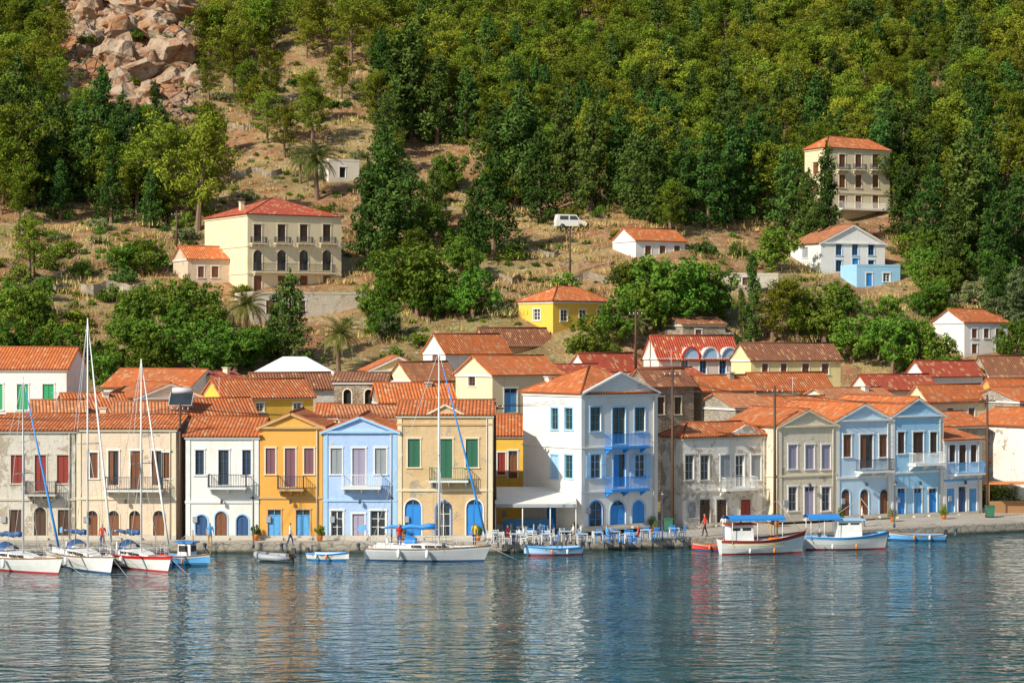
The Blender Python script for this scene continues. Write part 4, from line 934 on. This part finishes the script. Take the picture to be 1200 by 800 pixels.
def openboat(px,py,L,B,ang,cols,name='small_rowing_boat',cabin=None,canopy=None,outb=True,mast=False,fb=.5,rise=.5,ob=True):
    a=Asm(name,wl(px,py),math.radians(ang)); sec=hull(a,L,B,fb,rise,.2,.55,cols,.25,openb=ob,rake=.35,deckm='wood' if ob else 'white')
    if outb:
        x=-L*.5-.12; a.box('outboard_motor',PC('black'),x-.18,x+.12,-.14,.14,fb*1.1,fb*1.1+.4,.04); a.box('outboard_leg',PC('black'),x-.06,x+.04,-.05,.05,-.3,fb*1.1)
    if cabin:
        x0,x1,hh,cc=cabin; x0*=L;x1*=L; z0=fb*.5; zt=fb+hh
        a.box('wheelhouse',PC('white'),x0,x1,-B*.27,B*.27,z0,zt,.06); a.box('wheelhouse_roof',PC(cc),x0-.15,x1+.2,-B*.33,B*.33,zt+.002,zt+.09)
        for sd in(-1,1):
            nw=max(1,int((x1-x0)/.65))
            for k in range(nw):
                xa=x0+.15+(x1-x0-.2)*k/nw; a.box('cabin_window',PC('black'),xa,xa+(x1-x0-.3)/nw-.12,sd*B*.235-.035,sd*B*.235+.035,zt-.62,zt-.2)
        a.box('cabin_window',PC('black'),x1-.08,x1+.005,-B*.2,B*.2,zt-.6,zt-.2); a.box('cabin_stripe',PC(cc),x0-.01,x1+.01,-B*.275,B*.275,z0+.25,z0+.36)
    if canopy:
        x0,x1,hh,cc=canopy; x0*=L;x1*=L; zt=fb+hh
        for xx in (x0,(x0+x1)/2,x1):
            for sd in(-1,1): a.tube('canopy_post',PC('white'),[(xx,sd*B*.36,fb*.8),(xx,sd*B*.36,zt)],.028,5)
        V=[];N=6
        for i in range(N+1):
            q=-1+2*i/N; V+=[(x0-.2,q*B*.42,zt+.18*(1-q*q)),(x1+.2,q*B*.42,zt+.18*(1-q*q)),]
        V+=[(p[0],p[1],p[2]-.03) for p in V]
        n_=2*(N+1); a.add('canopy',PC(cc),V,[(2*i,2*i+1,2*i+3,2*i+2) for i in range(N)]+[(n_+2*i,n_+2*i+2,n_+2*i+3,n_+2*i+1) for i in range(N)])
        for sd in(-1,1): a.box('canopy_valance',PC(cc),x0-.2,x1+.2,sd*B*.42-.01,sd*B*.42+.01,zt-.16,zt-.002)
    if mast:
        a.tube('mast',PC('wood'),[(L*.2,0,fb*.5),(L*.2,0,fb+mast)],[.06,.035],6); a.tube('mast_stay',PC('steel'),[(L*.2,0,fb+mast),(L*.5+.2,0,fb*1.4)],.015,4); a.tube('mast_stay',PC('steel'),[(L*.2,0,fb+mast),(-L*.48,0,fb+.2)],.015,4)
    for q in (.3,.6):
        bb,sh=sec(q)
        for sd in(-1,1): a.tube('fender',PC('orange' if q>.5 else 'white'),[(L*(q-.5),sd*(bb+.1),.12),(L*(q-.5),sd*(bb+.1),.18),(L*(q-.5),sd*(bb+.1),.42),(L*(q-.5),sd*(bb+.1),.5)],[.03,.09,.09,.03],7)
    a.beam('stem_post',PC('wood'),(L*.5+.33,0,fb*(1+rise)-.12),(L*.5+.4,0,fb*(1+rise)+.22),.07,.09)
    return a
openboat(216,661,3.6,1.5,-25,('dkblue','sky','white'),'fishing_boat',cabin=(-.1,.22,1.0,'blue'),mast=1.9,fb=.55).fin()
openboat(383,656,2.7,1.35,-18,('blue','white','sky'),'small_motor_boat',fb=.42).fin()
openboat(650,650,3.9,1.5,-168,('red','lblue','sky'),'small_fishing_boat',fb=.5).fin()
openboat(836,645,2.5,1.1,172,('dkblue','red','white'),'red_rowing_boat',outb=False,fb=.4).fin()
b=openboat(892,648,6.2,2.3,12,('red','white','redbrown'),'wooden_fishing_caique',cabin=(-.42,-.12,1.25,'redbrown'),canopy=(-.40,.22,1.75,'blue'),outb=False,mast=3.0,fb=.9,rise=.75,ob=False)
b.box('fish_crates',PC('orange'),.6,1.3,-.5,.4,.85,1.15); b.box('fish_crates',PC('yellow'),1.4,1.9,-.4,.2,.85,1.05); b.tube('yellow_stripe',PC('yellow'),[(-2.9,-1.03,.72),(0,-1.18,.70),(1.4,-1.0,.82)],.035,5); b.fin()
b=openboat(990,643,6.0,2.4,4,('red','white','sky'),'blue_fishing_boat',cabin=(-.12,.2,1.35,'lblue'),canopy=(-.46,-.12,1.6,'blue'),outb=False,mast=3.0,fb=.85,rise=.55,ob=False); b.fin()
openboat(1076,633,4.0,1.4,176,('dkblue','sky','white'),'small_rowing_boat',fb=.42).fin()
a=Asm('inflatable_dinghy',wl(321,657),math.radians(165)); L=3.0
pts=[(-1.45,.62,.28),(-.5,.66,.28),(.6,.6,.32),(1.15,.35,.4),(1.35,0,.45),(1.15,-.35,.4),(.6,-.6,.32),(-.5,-.66,.28),(-1.45,-.62,.28)]
a.tube('inflatable_tube',PC('grey'),pts,[.1]+[.23]*7+[.1],10); a.box('floor',PC('steel'),-1.3,1.0,-.5,.5,.05,.14); a.box('transom_board',PC('wood'),-1.3,-1.24,-.5,.5,.1,.6)
a.box('outboard_motor',PC('black'),-1.65,-1.32,-.15,.15,.55,.98,.05); a.box('outboard_leg',PC('black'),-1.52,-1.42,-.05,.05,-.3,.55); a.box('seat',PC('white'),-.2,.05,-.48,.48,.38,.43); a.fin()
# ------------------------------------------------------------------ QUAY FURNITURE
ZQ=.75
def gp(px,py,z=ZQ):
    d=F*(H-z)/(py-400); return ((px-600)*d/F,d,z)
def mktable():
    a=Asm('cafe_table'); a.box('table_top',PC('white'),-.4,.4,-.4,.4,.71,.75); a.box('table_cloth',PC('lblue'),-.43,.43,-.43,.43,.752,.76)
    for x in(-.34,.34):
        for y in(-.34,.34): a.box('table_leg',PC('white'),x-.025,x+.025,y-.025,y+.025,0,.71)
    return a
def mkchair(col):
    a=Asm('cafe_chair'); m=PC(col); a.box('seat',m,-.21,.21,-.21,.21,.43,.47)
    for x in(-.19,.19):
        a.box('chair_leg',m,x-.02,x+.02,-.2,-.16,0,.43); a.box('chair_leg',m,x-.02,x+.02,.16,.2,0,.43); a.box('back_post',m,x-.02,x+.02,.17,.21,.47,.92)
    for z in(.6,.72,.84): a.box('back_slat',m,-.17,.17,.175,.2,z,z+.06)
    return a
TB=mktable().fin(); CHs={c:mkchair(c).fin() for c in('blue','white')}
def dup(e,loc,ang):
    o=bpy.data.objects.new(e.name.split('.')[0],None); COL.objects.link(o); o.location=loc; o.rotation_euler=(0,0,ang)
    for c in e.children:
        q=bpy.data.objects.new(c.name.split('.')[0],c.data); COL.objects.link(q); q.parent=o
    return o
tabs=[(584,636),(604,637),(622,634),(640,637),(662,634),(682,637),(700,635),(720,634),(738,636),(757,632),(612,628),(636,627),(790,630)]
for i,(px,py) in enumerate(tabs):
    p=gp(px,py)
    if i==0: TB.location=p
    else: dup(TB,p,random.uniform(-.2,.2))
    for j in range(random.choice([2,3,4])):
        an=j*math.pi/2+random.uniform(-.3,.3); c='blue' if (px>690 or random.random()<.35) else 'white'; e=CHs[c]; q=(p[0]+.68*math.cos(an),p[1]+.68*math.sin(an),ZQ)
        dup(e,q,an-math.pi/2)
CHs['blue'].location=gp(770,632); CHs['white'].location=gp(574,638)
a=Asm('cafe_awning',gp(580,629),0); Wd=6.2
a.add('canvas',PC('white'),[(0,-.6,2.55),(Wd,-.6,2.55),(Wd,4.5,3.5),(0,4.5,3.5),(0,-.6,2.5),(Wd,-.6,2.5),(Wd,4.5,3.45),(0,4.5,3.45)],[(0,1,2,3),(7,6,5,4)]); a.box('valance',PC('grey'),0,Wd,-.63,-.6,2.3,2.56)
for x in(.05,2.1,4.2,Wd-.05):
    a.tube('post',PC('white'),[(x,-.5,0),(x,-.5,2.52)],.05); a.beam('rafter',PC('white'),(x,-.6,2.46),(x,4.5,3.41),.06,.06)
a.box('counter',PC('sky'),.6,Wd-.4,3.8,4.3,0,1.05); a.fin()
def bollard(px,py):
    a=Asm('mooring_bollard',gp(px,py)); a.tube('bollard_body',PC('iron'),[(0,0,0),(0,0,.08),(0,0,.1),(0,0,.4),(0,0,.48),(0,0,.55)],[.2,.2,.12,.11,.18,.1],10); a.fin()
for q in [(60,646),(140,646),(240,645),(330,645),(420,645),(520,645),(690,643),(800,640),(880,636),(960,632),(1040,629),(1120,627)]: bollard(*q)
def planter(px,py,hm=1.1):
    p=gp(px,py); a=Asm('potted_plant',p); a.tube('terracotta_pot',PC('orange'),[(0,0,0),(0,0,.4),(0,0,.45)],[.16,.24,.26],10); e=a.fin()
    o=inst('shrub',0,0,hm,name='pot_foliage',wide=.45,z=.4); o.parent=e
for q in [(300,633),(375,634),(470,633),(560,634),(676,627),(765,622),(910,617),(984,613),(1046,611),(1106,608)]: planter(*q)
def wheeliebin(px,py,col='green'):
    a=Asm('wheelie_bin',gp(px,py)); m=PC(col); a.box('bin_body',m,-.3,.3,-.3,.3,.1,.95,-.05); a.box('bin_lid',m,-.38,.38,-.4,.36,.952,1.02); a.box('bin_handle',m,-.3,.3,.38,.43,.9,.95)
    for x in(-.28,.28): a.tube('bin_wheel',PC('black'),[(x-.04,.28,.1),(x+.04,.28,.1)],.1,10)
    a.fin()
wheeliebin(783,622); wheeliebin(1160,606)
for i in range(9):
    p=gp(1156+i*9,600+0*i); inst('shrub',p[0],p[1]+6,2.6,SHR,'garden_hedge',wide=.8,z=ZQ)
a=Asm('yard_canopy',gp(1158,603)); a.box('canopy_roof',PC('orange'),0,4.,0,3,2.6,2.68); 
for x in(.1,3.9):
    for y in(.1,2.9): a.tube('post',PC('wood'),[(x,y,0),(x,y,2.6)],.06)
a.box('counter',PC('wood'),.4,3.6,2,2.4,0,1.); a.fin()
# street lamps on the quay
def lamp(px,py):
    a=Asm('street_lamp',gp(px,py)); m=PC('iron'); a.tube('lamp_post',m,[(0,0,0),(0,0,.3),(0,0,.35),(0,0,3.6)],[.1,.09,.05,.035],8); a.tube('lamp_arm',m,[(0,0,3.5),(0,-.25,3.8),(0,-.55,3.75)],.025,6)
    a.tube('lamp_shade',m,[(0,-.55,3.76),(0,-.55,3.6)],[.05,.2],10); a.tube('lamp_globe',PC('white'),[(0,-.55,3.6),(0,-.55,3.52),(0,-.55,3.44)],[.1,.12,.04],8); a.fin()
for q in [(297,642),(459,642),(776,633),(1048,618)]: lamp(*q)
def pole(px,py,top,z=None):
    if z is None: d=F*(H-ZQ)/(py-400); zz=ZQ
    else: d=z; zz=H-(py-400)*d/F
    x=(px-600)*d/F; hh=(py-top)*d/F; a=Asm('utility_pole',(x,d,zz)); a.tube('pole_shaft',PC('dkbrown'),[(0,0,-1),(0,0,hh)],[.14,.09],8)
    a.box('crossarm',PC('dkbrown'),-.7,.7,-.05,.05,hh-.6,hh-.48)
    for k in(-.6,-.2,.2,.6): a.tube('insulator',PC('white'),[(k,0,hh-.48),(k,0,hh-.33)],.04,6)
    a.fin(); return Vector((x,d,zz+hh-.35))
tp=[pole(-60,632,478),pole(211,632,472),pole(580,628,470),pole(788,622,432),pole(908,615,452),pole(1157,606,462)]
tp2=[pole(668,325,268,hit(668,325)),pole(207,290,247,hit(207,290))]
pole(745,420,362,200); pole(40,330,275,hit(40,330))
def wire(p,q,sag):
    pts=[p.lerp(q,i/12)-Vector((0,0,sag*4*(i/12)*(1-i/12))) for i in range(13)]; v,f=ring_tube(pts,[.016]*13,4); mkobj('power_line',v,f,PC('black'))
for i in range(len(tp)-1):
    for off in(-.6,0,.6): wire(tp[i]+Vector((off,0,0)),tp[i+1]+Vector((off,0,0)),.7+off*.15)
# service drops from poles to houses
for p,hx in ((tp[1],-3.),(tp[1],4.),(tp[2],-5),(tp[3],3.5),(tp[4],4.),(tp[5],-4.)): wire(p,p+Vector((hx,1.5,-2.2)),.25)
d=hit(668,270); a=Asm('parked_van',((668-600)*d/F,d,terr((668-600)*d/F,d)+.1),math.radians(12)); m=PC('white')
prof=[(-1.9,.35),(1.9,.35),(2.0,.75),(1.75,1.0),(1.1,1.15),(.65,1.8),(-1.75,1.85),(-1.95,1.0)]
V=[(x,-.8,z) for x,z in prof]+[(x,.8,z) for x,z in prof]; k=len(prof)
a.add('body',m,V,[tuple(range(k)),tuple(range(2*k-1,k-1,-1))]+[(i,(i+1)%k,(i+1)%k+k,i+k)[::-1] for i in range(k)])
for x in(-1.2,1.2):
    for y in(-.8,.8): a.tube('wheel',PC('black'),[(x,y-.1,.33),(x,y+.1,.33)],.33,12)
a.add('windscreen',GL,[(1.09,-.68,1.2),(1.09,.68,1.2),(.7,.64,1.76),(.7,-.64,1.76)],[(0,1,2,3)])
for y in(-.812,.812):
    a.add('side_window',GL,[(-1.5,y,1.15),(-.4,y,1.15),(-.4,y,1.65),(-1.5,y,1.65)],[(0,1,2,3)]); a.add('side_window',GL,[(-.2,y,1.15),(.95,y,1.15),(.6,y,1.65),(-.2,y,1.65)],[(0,1,2,3)])
a.box('bumper',PC('black'),1.95,2.05,-.75,.75,.35,.55); a.fin()
# ------------------------------------------------------------------ PEOPLE
SK=paint('skin',(.50,.29,.19),.6); HAIR=paint('hair',(.05,.03,.02),.8)
def person(px,py,shirt,pants,pose='stand',ang=0,z=ZQ,loc=None,hair=True):
    if pose=='sit':
        P=[(0,0,.55),(0,.02,.78),(0,.01,.98),(0,0,1.12),(0,-.01,1.18),(0,-.02,1.27),(0,-.01,1.35)]; kn=[(s*.12,-.45,.52) for s in(-1,1)]; an=[(s*.12,-.46,.1) for s in(-1,1)]; to=[(s*.12,-.6,.04) for s in(-1,1)]; hip=[(s*.1,-.04,.52) for s in(-1,1)]; sz=1.05
        el=[(s*.24,-.06,.78) for s in(-1,1)]; wr=[(s*.18,-.3,.72) for s in(-1,1)]; hd=[(s*.15,-.39,.74) for s in(-1,1)]
    else:
        st=.22 if pose=='walk' else .02
        P=[(0,0,.93),(0,0,1.16),(0,0,1.36),(0,0,1.5),(0,-.01,1.56),(0,-.02,1.65),(0,-.01,1.73)]; hip=[(s*.09,0,.88) for s in(-1,1)]; kn=[(s*.1,-.03-s*st*.6,.49) for s in(-1,1)]; an=[(s*.1,.03-s*st,.09) for s in(-1,1)]; to=[(s*.1,-.12-s*st,.03) for s in(-1,1)]; sz=1.43
        el=[(s*.25,.03+s*st*.4,1.15) for s in(-1,1)]; wr=[(s*.26,-.06+s*st*.7,.93) for s in(-1,1)]; hd=[(s*.26,-.09+s*st*.7,.84) for s in(-1,1)]
    V=list(P); R=[(.15,.11),(.125,.1),(.155,.11),(.05,.05),(.065,.07),(.085,.10),(.06,.07)]; E=[(i,i+1) for i in range(6)]
    for k in(0,1):
        s=(-1,1)[k]; o=len(V); V+=[(s*.17,0,sz),el[k],wr[k],hd[k]]; R+=[(.06,.06),(.043,.043),(.03,.03),(.035,.02)]; E+=[(2,o),(o,o+1),(o+1,o+2),(o+2,o+3)]
        o=len(V); V+=[hip[k],kn[k],an[k],to[k]]; R+=[(.09,.09),(.06,.06),(.042,.042),(.04,.03)]; E+=[(0,o),(o,o+1),(o+1,o+2),(o+2,o+3)]
    me=bpy.data.meshes.new('person_skel'); me.from_pydata(V,E,[]); ob=bpy.data.objects.new('tmp_person',me); COL.objects.link(ob)
    md=ob.modifiers.new('skin','SKIN'); ob.modifiers.new('sub','SUBSURF').levels=1
    if not me.skin_vertices: me.skin_vertices.new()
    for i,(a_,b_) in enumerate(R): me.skin_vertices[0].data[i].radius=(a_,b_)
    me.skin_vertices[0].data[0].use_root=True
    dg=bpy.context.evaluated_depsgraph_get(); dg.update(); m2=bpy.data.meshes.new_from_object(ob.evaluated_get(dg)); bpy.data.objects.remove(ob)
    m2.name='person'; m2.materials.clear()
    for m in(SK,HAIR,PC(shirt),PC(pants),PC('dkbrown')): m2.materials.append(m)
    zb=P[0][2]; hz=P[3][2]
    for p in m2.polygons:
        c=p.center; p.use_smooth=True
        if c.z>hz+.02: p.material_index=1 if (c.z>P[5][2]+.03 or c.y>.03) else 0
        elif abs(c.x)>.2 and c.z<sz-.2 : p.material_index=0
        elif pose=='sit' and c.y<-.2 and c.z>.6: p.material_index=0
        elif c.z>zb-.02: p.material_index=2
        elif c.z<.08: p.material_index=4
        else: p.material_index=3
    o=bpy.data.objects.new('person',m2); COL.objects.link(o); o.location=loc or gp(px,py,z); o.rotation_euler=(0,0,math.radians(ang)); return o
person(340,640,'white','dkblue','walk',90); person(246,640,'sky','tan','stand',20); person(556,640,'yellow','dkblue','stand',-30); person(826,628,'red','black','walk',-80); person(848,630,'white','grey','stand',10)
person(1010,617,'white','dkblue','walk',80); person(905,628,'black','tan','stand',0); person(120,642,'red','dkblue','stand',10)
for (px,py,c,an) in [(595,636,'red',60),(614,637,'white',-90),(633,634,'dkblue',90),(672,634,'white',-80),(711,635,'sky',90),(748,636,'red',-90)]: person(px,py,c,'dkblue','sit',an)
bl=wl(468,656); person(0,0,'red','dkblue','stand',20,loc=(bl[0],bl[1],.86))
bl=wl(868,648); person(0,0,'orange','dkblue','stand',-60,loc=(bl[0],bl[1],.8))
print('objects',len(bpy.data.objects))
